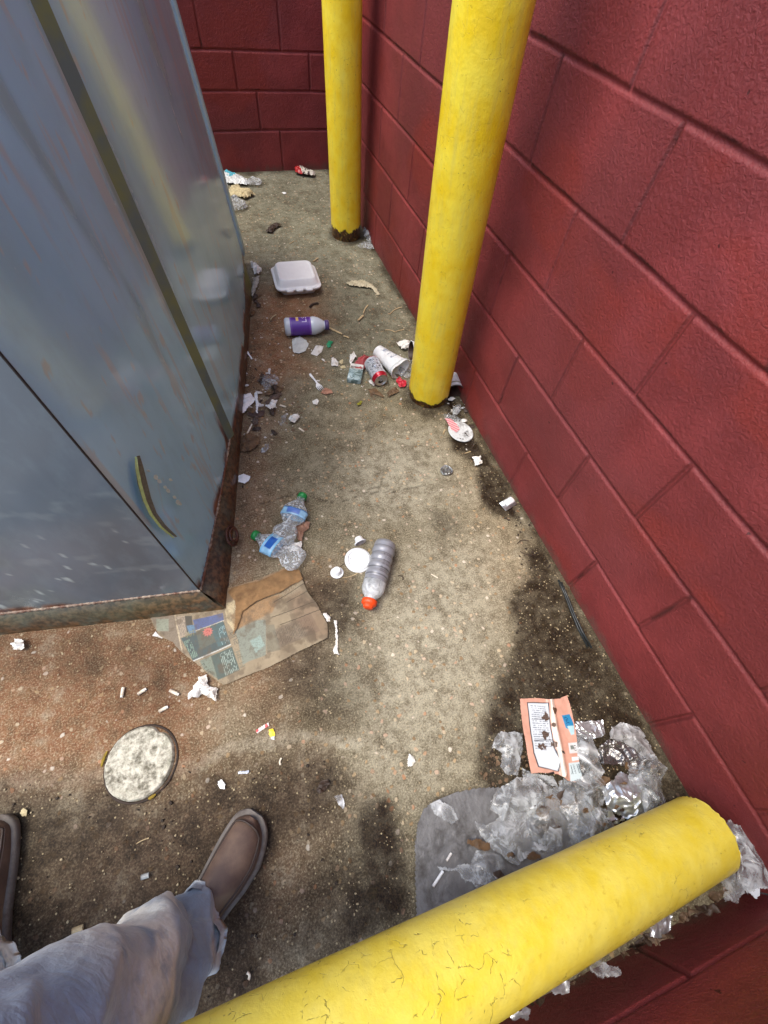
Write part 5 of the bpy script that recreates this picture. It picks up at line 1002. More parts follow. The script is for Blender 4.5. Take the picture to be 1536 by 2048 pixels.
# ------------------------------------------------------------------ scraps, tissues and sticks lying about
sc = [
 ('tissue', 'torn crumpled tissue just below the lower tip of the newspaper', 'tissue', [(374, 1388), (385, 1376), (400, 1352), (414, 1350), (416, 1368), (436, 1378), (434, 1402), (424, 1400), (405, 1388), (385, 1398), (378, 1400)], TISSUE, .012, .003),
 ('tissue', 'flattened tissue with torn edges just under the purple bottle', 'tissue', [(584, 678), (600, 672), (612, 680), (618, 688), (612, 702), (598, 708), (586, 704), (584, 692)], simple('damp_tissue', (.62, .64, .60), .5, .2, 40, .5, 60), .006, .002),
 ('paper_scrap', 'white printed ticket right of the tissue under the purple bottle', 'paper', [(621, 708), (632, 690), (648, 692), (644, 704), (634, 713)], PAPER, .003, .002),
 ('plastic_scrap', 'small green plastic shard right of the purple bottle', 'plastic', [(651, 690), (656, 682), (668, 683), (662, 690), (664, 694), (656, 695)], simple('green_shard', L3(30, 140, 96), .35, .2), .008, .003),
 ('paper_scrap', 'torn white paper left of the red crumpled paper and can', 'paper', [(698, 726), (700, 708), (708, 704), (714, 714), (706, 722), (703, 730)], TISSUE, .010, .003),
 ('paper_scrap', 'pointed white paper scrap above the fork', 'paper', [(663, 716), (668, 714), (678, 726), (676, 733), (662, 732)], PAPER, .006, .002),
 ('paper_scrap', 'small pale paper scrap between the fork and the pale blue green box', 'paper', [(680, 733), (690, 730), (692, 737), (682, 737)], TANP, .004, .002),
 ('red_wrapper', 'crumpled dark pink paper behind the can', 'wrapper', [(708, 728), (716, 716), (728, 710), (738, 714), (738, 730), (724, 740), (710, 738)], simple('faded_red_paper', L3(176, 78, 80), .6, .35, 60, .7, 70), .014, .003),
 ('red_wrapper', 'bright red and white wrapper between can and nearer standing post', 'wrapper', [(791, 762), (798, 752), (806, 760), (814, 762), (812, 772), (800, 775)], simple('red_wrap', L3(206, 44, 62), .4, .4, 70, .5, 90), .012, .003),
 ('napkin', 'white crumpled napkin behind the foam cup, beside the nearer standing post', 'napkin', [(792, 686), (806, 682), (822, 684), (820, 696), (808, 700), (800, 694)], TISSUE, .014, .004),
 ('plastic_bag', 'crumpled grey white bag between the foam cup and the nearer standing post', 'plastic bag', [(795, 730), (808, 716), (822, 720), (822, 752), (810, 756), (798, 744)], FILM_W, .020, .004),
 ('paper_scrap', 'white paper bit under the bottom of the can', 'paper', [(736, 762), (742, 758), (752, 768), (748, 772), (740, 768)], PAPER, .005, .002),
 ('paper_scrap', 'torn pink brown wrapper under the fork tines', 'wrapper', [(640, 786), (650, 774), (664, 780), (666, 786), (652, 790)], simple('pinkish_paper', L3(176, 128, 104), .8, .3), .007, .002),
 ('paper_scrap', 'round white crumb of paper below the fork', 'paper', [(624, 802), (634, 798), (639, 804), (634, 810), (626, 808)], TISSUE, .006, .002),
 ('foam_box_corner', 'white folded foam box corner sticking out from the container flange', 'foam box', [(484, 790), (502, 786), (512, 800), (500, 812), (484, 830)], FOAM, .010, .010),
 ('paper_scrap', 'white strip standing beside the white foam box corner', 'paper', [(508, 786), (514, 784), (518, 808), (516, 828), (512, 826), (511, 805)], PLASTIC, .010, .012),
 ('paper_scrap', 'crumpled white paper in front of the brown card pieces', 'paper', [(530, 814), (546, 800), (556, 800), (552, 812), (544, 820)], TISSUE, .010, .004),
 ('card_scrap', 'grey brown torn card beside the white foam box corner', 'cardboard', [(528, 806), (545, 790), (556, 784), (566, 788), (552, 800), (534, 810)], simple('wet_card', L3(104, 86, 74), .7, .35, 40, .5, 80), .010, .004),
 ('card_scrap', 'dark brown flat card under the white foam box corner', 'cardboard', [(490, 828), (510, 822), (532, 820), (528, 832), (504, 834)], simple('dark_card', L3(82, 62, 54), .7, .35, 40, .5, 80), .006, .003),
 ('film_scrap', 'clear crumpled film on the floor above the brown card', 'plastic film', [(520, 754), (540, 746), (556, 752), (560, 762), (545, 776), (530, 780), (522, 768)], FILM, .014, .003),
 ('film_scrap', 'small clear film twist right of the dark card', 'plastic film', [(558, 848), (562, 830), (574, 828), (572, 842), (562, 852)], FILM, .012, .003),
 ('tissue', 'white tissue knot with a grey tail right of the dark card', 'tissue', [(576, 838), (586, 828), (598, 828), (601, 836), (592, 844), (582, 846)], TISSUE, .014, .003),
 ('dead_leaf', 'heap of brown leaf flakes against the flange below the white foam box corner', 'leaf', [(480, 872), (500, 866), (520, 874), (518, 890), (500, 902), (480, 904)], LEAF, .014, .002),
 ('plastic_scrap', 'silver white film tuft below the brown leaf flakes', 'plastic', [(521, 900), (528, 888), (536, 886), (538, 896), (530, 904), (522, 906)], FILM_W, .010, .002),
 ('plastic_tray', 'white plastic tray corner under the flange above the upper clear bottle', 'tray', [(476, 950), (490, 948), (502, 952), (498, 962), (488, 968), (476, 964)], PLASTIC, .006, .006),
 ('plastic_scrap', 'pointed white plastic shard by the flange left of the floor tissue', 'plastic', [(489, 702), (494, 700), (508, 720), (502, 718)], PLASTIC, .008, .004),
 ('dead_leaf', 'dry reddish leaf against the upper clear bottle', 'leaf', [(588, 1062), (598, 1048), (612, 1042), (622, 1046), (618, 1058), (608, 1064), (604, 1084), (594, 1080)], simple('red_leaf', L3(156, 118, 96), .75, .35, 60, .7, 70), .014, .003),
 ('tissue', 'torn pale tissue tuft between the two clear bottles', 'tissue', [(572, 1092), (590, 1086), (606, 1082), (602, 1096), (606, 1100), (594, 1104), (578, 1104)], TISSUE, .012, .004),
 ('paper_scrap', 'white square paper scrap right of the newspaper, above the torn strip', 'paper', [(645, 1228), (652, 1224), (662, 1236), (660, 1244), (652, 1242)], PAPER, .006, .002),
 ('paper_strip', 'long torn white paper strip right of the newspaper', 'paper', [(668, 1240), (674, 1242), (676, 1268), (676, 1300), (680, 1312), (668, 1308), (666, 1300), (671, 1280)], TISSUE, .006, .002),
 ('red_wrapper', 'small red torn wrapper right of the pale concrete disc', 'wrapper', [(510, 1460), (525, 1450), (537, 1444), (540, 1452), (526, 1460), (514, 1469)], painted('red_print', .4, .2), .003, .002),
 ('yellow_wrapper', 'tiny yellow and white wrapper end touching the small red wrapper', 'wrapper', [(536, 1458), (547, 1456), (551, 1470), (549, 1481), (542, 1479), (537, 1468)], painted('yellow_print', .4, .2), .003, .002),
 ('plastic_scrap', 'small white plastic tag right of the pale disc, above the shoe', 'plastic', [(436, 1562), (444, 1558), (450, 1568), (450, 1578), (440, 1578), (435, 1570)], PLASTIC, .002, .002),
 ('plastic_strip', 'short clear plastic strip near the small white tag', 'plastic', [(474, 1542), (498, 1540), (498, 1548), (475, 1550)], simple('clearish_strip', (.45, .50, .58), .25, .15), .003, .003),
 ('paper_scrap', 'shell shaped pleated white paper on the light concrete', 'paper', [(816, 1506), (822, 1507), (832, 1522), (828, 1532), (814, 1534)], TISSUE, .005, .002),
 ('film_scrap', 'thin clear film patch stuck to the concrete right of the shoe', 'plastic film', [(668, 1592), (684, 1588), (691, 1606), (688, 1622), (676, 1610)], film_mat('stuck_film', (.6, .62, .66), .2, .55, .35), .002, .002),
 ('dead_leaf', 'small dark curled leaf on the concrete above the film patch', 'leaf', [(632, 1582), (640, 1562), (654, 1558), (660, 1568), (648, 1584), (638, 1590)], LEAF2, .014, .002),
 ('plastic_scrap', 'white crumpled plastic bit near the container front at the left', 'plastic', [(22, 1290), (30, 1276), (46, 1278), (52, 1290), (44, 1300), (28, 1302)], TISSUE, .014, .004),
 ('paper_scrap', 'pale flat paper bit at the left edge above the left shoe', 'paper', [(40, 1626), (46, 1614), (56, 1620), (54, 1632), (44, 1634)], TANP, .004, .002),
 ('paper_scrap', 'white tag corner under the left end of the newspaper', 'paper', [(303, 1272), (311, 1262), (327, 1276), (325, 1278)], PAPER, .002, .001),
 ('dead_leaf', 'dark bent leaf on the floor beyond the takeout box', 'leaf', [(529, 464), (540, 452), (552, 446), (566, 449), (552, 456), (545, 466)], LEAF2, .016, .002),
 ('paper_scrap', 'small white bit on the far floor between leaf and back wall', 'paper', [(563, 385), (569, 383), (574, 386), (568, 389)], PLASTIC, .003, .003),
 ('drink_carton', 'flattened white drink carton with a blue patch at the far end of the container', 'carton', [(443, 345), (455, 341), (475, 350), (494, 358), (494, 370), (470, 368), (448, 365)], painted('carton_print', .4, .2), .016, .006),
 ('water_bottle', 'squashed pale bottle end beside the flattened drink carton', 'bottle', [(490, 360), (505, 355), (520, 357), (526, 364), (520, 370), (500, 370), (492, 367)], FILM_W, .016, .010),
 ('paper_scrap', 'crumpled tan paper behind the far corner of the container', 'paper', [(452, 390), (462, 374), (478, 370), (484, 380), (498, 380), (510, 388), (490, 398), (478, 392), (466, 394)], TANP, .022, .004),
 ('plastic_bag', 'small white plastic bag below the crumpled tan paper', 'plastic bag', [(455, 396), (470, 393), (486, 400), (496, 410), (486, 418), (462, 422), (456, 410)], FILM_W, .026, .006),
 ('candy_wrapper', 'red and white snack wrapper at the foot of the back wall', 'wrapper', [(589, 336), (600, 334), (615, 340), (632, 346), (628, 352), (608, 350), (590, 346)], painted('snack_print', .35, .2), .022, .006),
 ('bone', 'long dried pale peel lying below the farther standing post', 'peel', [(690, 566), (700, 562), (725, 560), (745, 568), (752, 576), (761, 590), (754, 590), (742, 577), (722, 574), (700, 572)], simple('dry_peel', L3(190, 180, 150), .7, .3, 50, .6, 70), .012, .003),
 ('tissue', 'white crumpled tissue at the flange left of the takeout box', 'tissue', [(500, 526), (512, 528), (524, 538), (522, 546), (512, 552), (505, 540)], TISSUE, .018, .004),
 ('tissue', 'grey dirty tissue below the crumpled tissue at the flange', 'tissue', [(506, 556), (520, 550), (518, 566), (510, 585), (504, 600), (502, 580)], simple('grey_tissue', (.40, .37, .32), .8, .35, 60, .7, 60), .012, .003),
 ('film_scrap', 'clear film tuft between the farther standing post and wall', 'plastic film', [(725, 455), (735, 455), (742, 470), (745, 480), (735, 480), (728, 470)], FILM_W, .028, .004),
 ('film_scrap', 'grey film rag at the foot of the farther standing post', 'plastic film', [(712, 490), (730, 482), (746, 484), (750, 500), (735, 496), (720, 496)], FILM, .016, .003),
 ('film_scrap', 'crumpled clear film right behind the nearer standing post', 'plastic film', [(905, 815), (918, 806), (922, 820), (914, 830), (905, 828)], FILM_W, .014, .004),
 ('film_scrap', 'dirty film rag on the dark dirt behind the round scratched lid', 'plastic film', [(885, 826), (905, 828), (930, 838), (925, 848), (905, 842), (890, 840)], FILM, .010, .003),
 ('paper_scrap', 'crumpled white paper square on the dirt below the round scratched lid', 'paper', [(944, 915), (952, 913), (962, 914), (966, 926), (958, 932), (949, 932)], TISSUE, .012, .003),
 ('dead_leaf', 'leaf crumbs just in front of the can opening', 'leaf', [(772, 786), (790, 774), (800, 782), (788, 790), (778, 794)], LEAF, .012, .002),
 ('dead_leaf', 'brown stalk litter left of the can opening', 'leaf', [(735, 778), (750, 776), (764, 788), (770, 796), (752, 790), (740, 788)], LEAF, .006, .002),
 ('moss_tuft', 'tiny yellow green moss tuft below the can', 'moss', [(712, 808), (720, 802), (726, 803), (722, 809), (716, 812)], simple('moss', L3(150, 146, 40), .8, .4), .008, .002),
]
def red_white(X, Y): return np.where((fbm(X * 120, Y * 120, 2, 3) > .52)[..., None], lin((226, 214, 208)), lin((206, 40, 46)))
def yel_white(X, Y):
    c_ = P2(544, 1464); return np.where(((Y - P2(544, 1474)[1]) > 0)[..., None], lin((238, 206, 20)), lin((206, 214, 220)))
def carton(X, Y):
    q = P2(458, 354); return np.where((np.hypot(X - q[0], Y - q[1]) < .045)[..., None] & (fbm(X * 30, Y * 30, 2, 1) > .35)[..., None], lin((90, 180, 196)), lin((222, 226, 222)))
def snack(X, Y): return np.where((X < P2(600, 343)[0])[..., None], lin((176, 40, 40)), np.where((fbm(X * 50, Y * 50, 3, 8) > .5)[..., None], lin((204, 198, 184)), lin((60, 40, 34))))
cols = {'red_wrapper': None, 'drink_carton': carton, 'yellow_wrapper': yel_white}
for i, (nm, lb, ct, pts, mt, amp, z0) in enumerate(sc):
    if mt is TISSUE or mt is PAPER: amp = amp * 1.5
    cf = carton if nm == 'drink_carton' else yel_white if nm == 'yellow_wrapper' else snack if 'back wall' in lb and nm == 'candy_wrapper' else red_white if 'small red torn' in lb else None
    far = pts[0][1] < 620; grp = {'paper_scrap': 'loose paper scraps', 'dead_leaf': 'dead leaves on the floor', 'tissue': 'crumpled tissues', 'film_scrap': 'bits of clear film on the floor'}.get(nm)
    film({'bone': 'fruit_peel'}.get(nm, nm), lb, ct, pts, mt, amp, z0, 0.0030 if far else 0.0016, 400 + i * 7, col=cf, f0=30 if amp < .01 else 34, jag=0.0022 if far else 0.0014, dome=amp * .5, group=grp, pxz=z0 + amp * .4, nose=0.015)
# many like bits: shared labels
rb = np.random.RandomState(21)
def bits(n, name, label, cat, grp, region, mats, size, amp, seed, z=.002):
    P = np.array(region, float); k = 0
    while k < n:
        u = rb.uniform(P[:, 0].min(), P[:, 0].max()); v = rb.uniform(P[:, 1].min(), P[:, 1].max())
        if poly_sd(np.array([u]), np.array([v]), P)[0] > 0: continue
        r = rb.uniform(*size); mt = mats[rb.randint(len(mats))]
        film(name, label, cat, leafpts((u, v), r, seed + k, rb.uniform(.3, .75)), mt, amp * rb.uniform(.6, 1.3), z, .0022 if v < 620 else .0015, seed + k * 3, f0=34, jag=.002, dome=amp * .4, group=grp, pxz=z + .003, nose=.012); k += 1
foot = [(482, 760), (500, 740), (556, 744), (590, 800), (560, 850), (520, 905), (482, 905)]
bits(16, 'dead_leaf', 'torn brown leaf bit in the heap of litter at the container foot', 'leaf', 'leaf bits in the heap at the container foot', foot, [LEAF, LEAF2, simple('grey_leaf', L3(96, 82, 72), .75, .4, 60, .7, 70)], (6, 15), .012, 700)
bits(9, 'paper_scrap', 'small torn white paper bit in the heap of litter at the container foot', 'paper', 'paper bits in the heap at the container foot', foot, [TISSUE, PAPER], (3.5, 8), .008, 800)
bits(9, 'paper_scrap', 'small pale paper bit strewn between the purple bottle and the can', 'paper', 'paper bits between purple bottle and can', [(560, 690), (700, 690), (735, 780), (600, 800)], [TISSUE, TANP, PAPER], (2.5, 6), .006, 850)
bits(7, 'film_scrap', 'small crumpled film bit in the black litter between the nearer post and wall', 'plastic film', 'film bits between nearer post and wall', [(890, 800), (915, 795), (945, 850), (905, 840)], [FILM_W, TISSUE], (4, 8), .012, 880)
bits(10, 'dead_leaf', 'dark leaf bit in the black litter between the nearer post and wall', 'leaf', 'leaf bits between nearer post and wall', [(880, 795), (915, 780), (965, 900), (920, 900), (890, 830)], [LEAF2], (4, 9), .012, 900)
bits(8, 'dead_leaf', 'small brown leaf bit along the container foot beside the takeout box and purple bottle', 'leaf', 'leaf bits along the far container foot', [(505, 590), (530, 590), (520, 640), (505, 720), (492, 720)], [LEAF, LEAF2], (5, 11), .012, 930)
bits(14, 'dead_leaf', 'brown leaf shred caught in the clear film pile by the fallen post', 'leaf', 'leaf shreds in the film pile', [(1000, 1600), (1140, 1570), (1300, 1560), (1320, 1620), (1150, 1700), (1000, 1760), (950, 1700)], [LEAF, LEAF2, LEAF2], (6, 15), .014, 960, .030)
# cigarette butts
for i, (u, v, a, lb) in enumerate(((245, 1385, 1.75, 'cigarette butt leftmost in the row above the pale disc'), (284, 1383, -0.6, 'bent cigarette butt second from left above the pale disc'), (349, 1385, 0.45, 'cigarette butt just left of the torn tissue'), (327, 1418, -0.5, 'cigarette butt nearest to the top of the pale disc'))):
    dx, dy = math.cos(a) * 10, math.sin(a) * 10; root = empty('cigarette_butt', tuple(gp(u, v, 0.001)), lb, 'cigarette butt', 'cigarette butts above the pale disc')
    a0 = gp(u - dx, v - dy, .0045); b0 = gp(u + dx, v + dy, .0045); mb = MB(); mb.tube([a0, (a0 + b0) / 2 + (0, 0, .0008), a0 + (b0 - a0) * .8], [.0042, .0039, .0041], 12); mb.build('filter', BUTT, root)
    mb = MB(); mb.tube([a0 + (b0 - a0) * .8, b0], [.0038, .0032], 10); mb.build('paper_end', TISSUE, root)
# sticks
ST = simple('dry_stick', L3(190, 168, 128), .8, .3, 60, .4, 120); ST2 = simple('dark_stick', L3(60, 44, 34), .8, .3, 60, .4, 120)
for p0, p1, r, m_, lb, b in (((659, 656), (684, 668), .006, ST, 'flat wooden stick poking from the cap of the purple bottle', 0), ((687, 672), (698, 676), .005, ST, 'broken stick end right of the flat wooden stick', .1), ((578, 488), (588, 482), .003, ST, 'pale stick on the floor beyond the takeout box', 0), ((626, 523), (636, 516), .005, ST, 'short pale stub right behind the takeout box', 0), ((727, 626), (736, 610), .004, ST, 'pale twig below the long dried peel', .05), ((716, 641), (726, 631), .007, ST, 'thick pale stub right above the purple bottle cap', 0), ((770, 660), (790, 664), .003, ST, 'thin curved twig left of the nearer standing post', .15), ((790, 664), (808, 659), .003, ST, 'thin twig joined to the curved twig by the nearer standing post', .05), ((780, 628), (804, 614), .003, ST, 'long thin twig near the wall behind the nearer standing post', .1),
        ((541, 640), (552, 630), .005, ST, 'pale twig left of the purple bottle', .1), ((620, 614), (637, 606), .007, ST2, 'dark twig just below the takeout box', .2), ((494, 868), (504, 848), .004, BUTT, 'white rod among leaf flakes by the flange', 0), ((560, 810), (572, 814), .005, BUTT, 'cigarette end right of the crumpled paper by the card', 0), ((598, 856), (608, 863), .004, BUTT, 'cigarette end below the tissue knot', 0), ((929, 907), (941, 903), .003, ST, 'yellowish filter stub between the lid and the paper square', 0), ((886, 868), (890, 860), .004, ST, 'small tan stub left of the round scratched lid', 0), ((685, 1156), (730, 1134), .0016, ST, 'thin pale stem below the white cup lid', -.1), ((675, 1138), (690, 1126), .0012, ST2, 'dark thin stem left of the white cup lid', 0), ((862, 1148), (876, 1156), .0022, BUTT, 'pale sliver on the light concrete right of the orange cap', 0), ((561, 1530), (563, 1516), .0025, BUTT, 'forked white sliver above the shoe toe', .2), ((796, 1152), (806, 1160), .002, ST2, 'dark twig right of the orange capped bottle', .4),
        ((1034, 1088), (1058, 1082), .0016, ST2, 'curved dark stem by the wall below the blister pack', .2), ((1040, 1103), (1072, 1108), .0016, ST2, 'second dark stem nearest the wall below the blister pack', -.15), ((282, 1755), (298, 1750), .006, simple('grey_chip', (.35, .37, .36), .5, .2), 'grey flat chip left of the shoe', 0), ((272, 1688), (298, 1676), .0014, ST, 'thin yellow straw stem left of the shoe', .05), ((144, 1862), (166, 1854), .006, ST, 'tan wood chip by the left trouser leg', 0), ((494, 1945), (497, 1960), .003, BUTT, 'tiny forked white sliver near the fallen post', .3)):
    rod('stick' if m_ in (ST, ST2) else 'sliver', lb, 'stick', p0, p1, r * .8, m_, group='sticks and slivers on the floor', bend=b, flat=.55)
# dark wires lying along the wall foot
for k_, (pp, lb) in enumerate((([(1117, 1160), (1130, 1190), (1142, 1222), (1156, 1256), (1176, 1294)], 'black rod lying along the foot of the right wall'), ([(1122, 1164), (1136, 1196), (1150, 1232), (1164, 1262), (1183, 1296)], 'second black rod nearest the right wall foot'))):
    mb = MB(); mb.tube([gp(u, v, .004) for u, v in pp], .0032, 8); tag(mb.build('wire', simple('black_wire', (.02, .025, .025), .35, .3), None), lb, 'wire', 'black rods at the wall foot')
# blister pack and foil lid
c = gp(1015, 1009, 0.0); T = yawT((c[0], c[1], 0.006), 0.30, 0.10); bp = empty('blister_pack', (c[0], c[1], 0), 'small white blister pack lying against the foot of the right wall', 'blister pack')
mb = MB(); loft_rr(mb, [(0.054, 0.036, 0.002, 0), (0.054, 0.036, 0.002, 0.001)], T); mb.build('backing', FOIL, bp); mb = MB(); loft_rr(mb, [(0.038, 0.024, 0.006, 0.0012), (0.036, 0.022, 0.006, 0.008), (0.030, 0.016, 0.005, 0.011)], lambda P: T(P + np.array([.006, .003, 0]))); mb.build('blister', PLASTIC, bp)
fl = gp(892, 943, 0.002); mb = MB(); lathe(mb, fl, (0.0, 0.05, 1), resample([(0.002, 0.0005), (0.001, 0.017), (0.0, 0.020), (0.006, 0.0225), (0.008, 0.0225), (0.007, 0.0210), (0.003, 0.0185)], .0015), 48, deform=lambda s, t_, r: (r * (1 - .22 * math.exp(-((t_ - 4.4) / .35) ** 2)), 0, 0.003 * math.cos(2 * t_)))
fr = empty('foil_disc', tuple(fl), 'dented round foil lid on the light concrete left of the wall dirt', 'lid'); mb.build('rim', FOIL, fr); film('crumpled_foil', None, None, [(884, 934), (896, 932), (902, 942), (898, 950), (890, 952), (883, 944)], simple('grey_foil', (.30, .31, .30), .3, .5, 70, .9, 90, metal=.6), .010, .004, .0014, 77, parent=fr, f0=40)

# ------------------------------------------------------------------ pale concrete disc
dc = gp(278, 1524, .007); R0 = 0.0755; root = empty('concrete_disc', (dc[0], dc[1], 0), 'round pale grey rough concrete disc lying in a dark ring on the floor', 'concrete disc')
rr_ = np.linspace(0.002, 1, 60); th = np.linspace(0, 2 * math.pi, 140, endpoint=False); T_, Rr = np.meshgrid(th, rr_, indexing='ij')
X = np.cos(T_) * Rr * R0; Y = np.sin(T_) * Rr * R0; edge_ = 1 + 0.035 * (fbm(np.cos(T_) * 3 + 4, np.sin(T_) * 3 + 4, 4, 3) - .5) - 0.10 * np.exp(-((T_ - 0.85) / .16) ** 2); X *= edge_; Y *= edge_
Z = 0.008 + 0.004 * (fbm(X * 90, Y * 90, 4, 6) - .5) + 0.003 * (crease(X, Y, 5, 5, 40) - .5) - 0.006 * sstep(.95, 1.0, Rr)
mb = MB(); mb.grid(np.stack([dc[0] + X, dc[1] + Y, Z], -1), closed_u=True); rim_ = np.stack([dc[0] + X[:, -1], dc[1] + Y[:, -1], Z[:, -1]], -1); mb.grid(np.stack([rim_, np.stack([dc[0] + X[:, -1] * 1.01, dc[1] + Y[:, -1] * 1.01, Z[:, -1] * 0 - .004], -1)], 1), closed_u=True)
t = NT('pale_rough_concrete'); pos = t.n('ShaderNodeNewGeometry').outputs['Position']; a = t.noise(60, 5, .7, vec=pos); b = t.noise(22, 3, .6, vec=pos)
cc_ = t.mix(t.rng(a, .36, .60), L3(104, 100, 84), L3(206, 202, 184)); cc_ = t.mix(t.rng(b, .55, .7, 0, .5), cc_, L3(150, 150, 130)); t.set(Base_Color=cc_, Roughness=.8); t.bump(a, .8, .005); t.bump(t.noise(200, 3, .7, vec=pos), .5, .0015); mb.build('slab', t.m, root)
mb = MB(); ring = [(dc[0] + .003 * 1 + math.cos(q) * R0 * 1.045, dc[1] - .002 + math.sin(q) * R0 * 1.04, .0012) for q in np.linspace(0, 2 * math.pi, 70)]; mb.tube(ring, [.0024 * (.6 + .7 * float(vnoise(i * .3, 2))) for i in range(70)], 8, caps=False, flat=.35); mb.build('brown_ring', simple('ring_brown', L3(54, 38, 26), .75, .5, 60, .6, 90), root)  # thin dark brown ring round the disc edge
for q0, q1 in ((2.55, 2.95), (4.9, 5.1)):
    mb = MB(); mb.tube([(dc[0] + math.cos(q) * R0 * 1.09, dc[1] + math.sin(q) * R0 * 1.08, .003) for q in np.linspace(q0, q1, 8)], [.001, .003, .004, .003, .0045, .003, .003, .001], 7, flat=.4); mb.build('moss_rim', simple('yellow_moss', L3(150, 126, 34), .8, .4, 90, .5), root)

# ------------------------------------------------------------------ loose grit and flakes nobody could count
rs = np.random.RandomState(11)
def in_any(xy, polys): return any(poly_sd(np.array([xy[0]]), np.array([xy[1]]), P)[0] < 0 for P in polys)
def scatter(name, label, mat, regions, sizes, seed, flatk=0.5, cat=None):
    rs = np.random.RandomState(seed); mb = MB()
    for pts, n in regions:
        P = fpoly(pts); x0, y0 = P.min(0); x1, y1 = P.max(0); XY = np.stack([rs.uniform(x0, x1, n * 6), rs.uniform(y0, y1, n * 6)], 1)
        d = poly_sd(XY[:, 0], XY[:, 1], P); w = fbm(XY[:, 0] * 14, XY[:, 1] * 14, 3, seed); XY = XY[(d < 0) & (rs.rand(n * 6) < sstep(.35, .6, w) + .15)][:n]
        for x, y in XY:
            s = sizes[0] + (sizes[1] - sizes[0]) * rs.rand() ** 3; a = rs.rand() * 6.28; e = 0.5 + 0.5 * rs.rand(); k = 6; zz = s * flatk * (0.5 + rs.rand() * .6)
            low = []; top = []
            for q in range(k):
                an = a + q * 6.283 / k; r_ = s * (.75 + .5 * rs.rand()); px, py = r_ * math.cos(q * 6.283 / k), r_ * e * math.sin(q * 6.283 / k)
                gx_, gy_ = px * math.cos(a) - py * math.sin(a), px * math.sin(a) + py * math.cos(a); low.append((x + gx_, y + gy_, -.001)); top.append((x + gx_ * .75, y + gy_ * .75, zz * (.7 + .5 * rs.rand())))
            mb.add(low + top, [tuple(range(k, 2 * k))] + [(q, (q + 1) % k, k + (q + 1) % k, k + q) for q in range(k)])
    o = mb.build(name, mat, None, smooth=False); tag(o, label, cat, None, 'stuff'); return o
near = [(-100, 1560), (600, 1480), (700, 1500), (700, 1800), (400, 2048), (-200, 2200)]
dirtR = [(1045, 1100), (1062, 1150), (1018, 1200), (1030, 1300), (985, 1390), (955, 1500), (1000, 1580), (1330, 1580), (1290, 1440), (1135, 1180), (1060, 1060)]
dirtU = [(900, 800), (950, 930), (960, 990), (1000, 1040), (1050, 1060), (1010, 960), (930, 850)]
leftF = [(480, 900), (490, 760), (505, 620), (560, 600), (600, 800), (620, 900), (560, 930), (500, 1000)]
midd = [(590, 1160), (720, 1180), (700, 1420), (560, 1480), (530, 1340)]
scatter('pale_grit', 'pale seeds and grit scattered over the floor', simple('grit', L3(176, 160, 126), .7, .4, 300), [(near, 330), (dirtR, 620), (dirtU, 110), (leftF, 190), (midd, 150), ([(640, 1600), (820, 1600), (820, 1800), (640, 1850)], 110), ([(0, 1240), (440, 1240), (430, 1540), (0, 1560)], 120), ([(470, 500), (780, 500), (820, 760), (500, 800)], 170), ([(620, 880), (900, 850), (1000, 1400), (720, 1500)], 90)], (.0008, .0034), 5, cat='grit')
scatter('dirt_crumbs', 'dark crumbs of dirt and leaf scattered along the walls', simple('dark_crumb', L3(52, 40, 28), .8, .5, 300), [(dirtU, 260), (dirtR, 420), ([(1000, 1030), (1060, 1030), (1130, 1180), (1050, 1150)], 60), (near, 160), ([(880, 800), (910, 780), (960, 900), (930, 900)], 150), ([(470, 930), (480, 830), (520, 600), (505, 560), (530, 620), (510, 900), (490, 1000)], 160), ([(440, 360), (700, 350), (720, 480), (480, 520)], 60)], (.0012, .0055), 6, cat='dirt')
scatter('paper_flakes', 'tiny white flakes of torn paper near the container foot and the nearer post', simple('flake_white', (.62, .60, .55), .8, .3, 120), [([(484, 740), (600, 740), (620, 860), (500, 880)], 70), ([(500, 560), (560, 600), (620, 700), (500, 740)], 36), ([(660, 690), (810, 690), (810, 800), (690, 790)], 34), ([(880, 800), (930, 800), (960, 900), (930, 900)], 30), ([(1000, 1480), (1330, 1500), (1320, 1600), (1000, 1700)], 40)], (.0014, .0065), 8, .25, cat='paper litter')
scatter('leaf_flakes', 'brown flakes of leaf and paper along the container foot and posts', simple('flake', L3(120, 96, 72), .8, .45, 120), [(leftF, 150), ([(480, 840), (520, 850), (520, 910), (480, 920)], 90), ([(960, 1500), (1330, 1500), (1330, 1660), (960, 1790)], 420), ([(740, 770), (800, 770), (800, 800), (740, 800)], 30)], (.002, .009), 7, .3, cat='leaf litter')
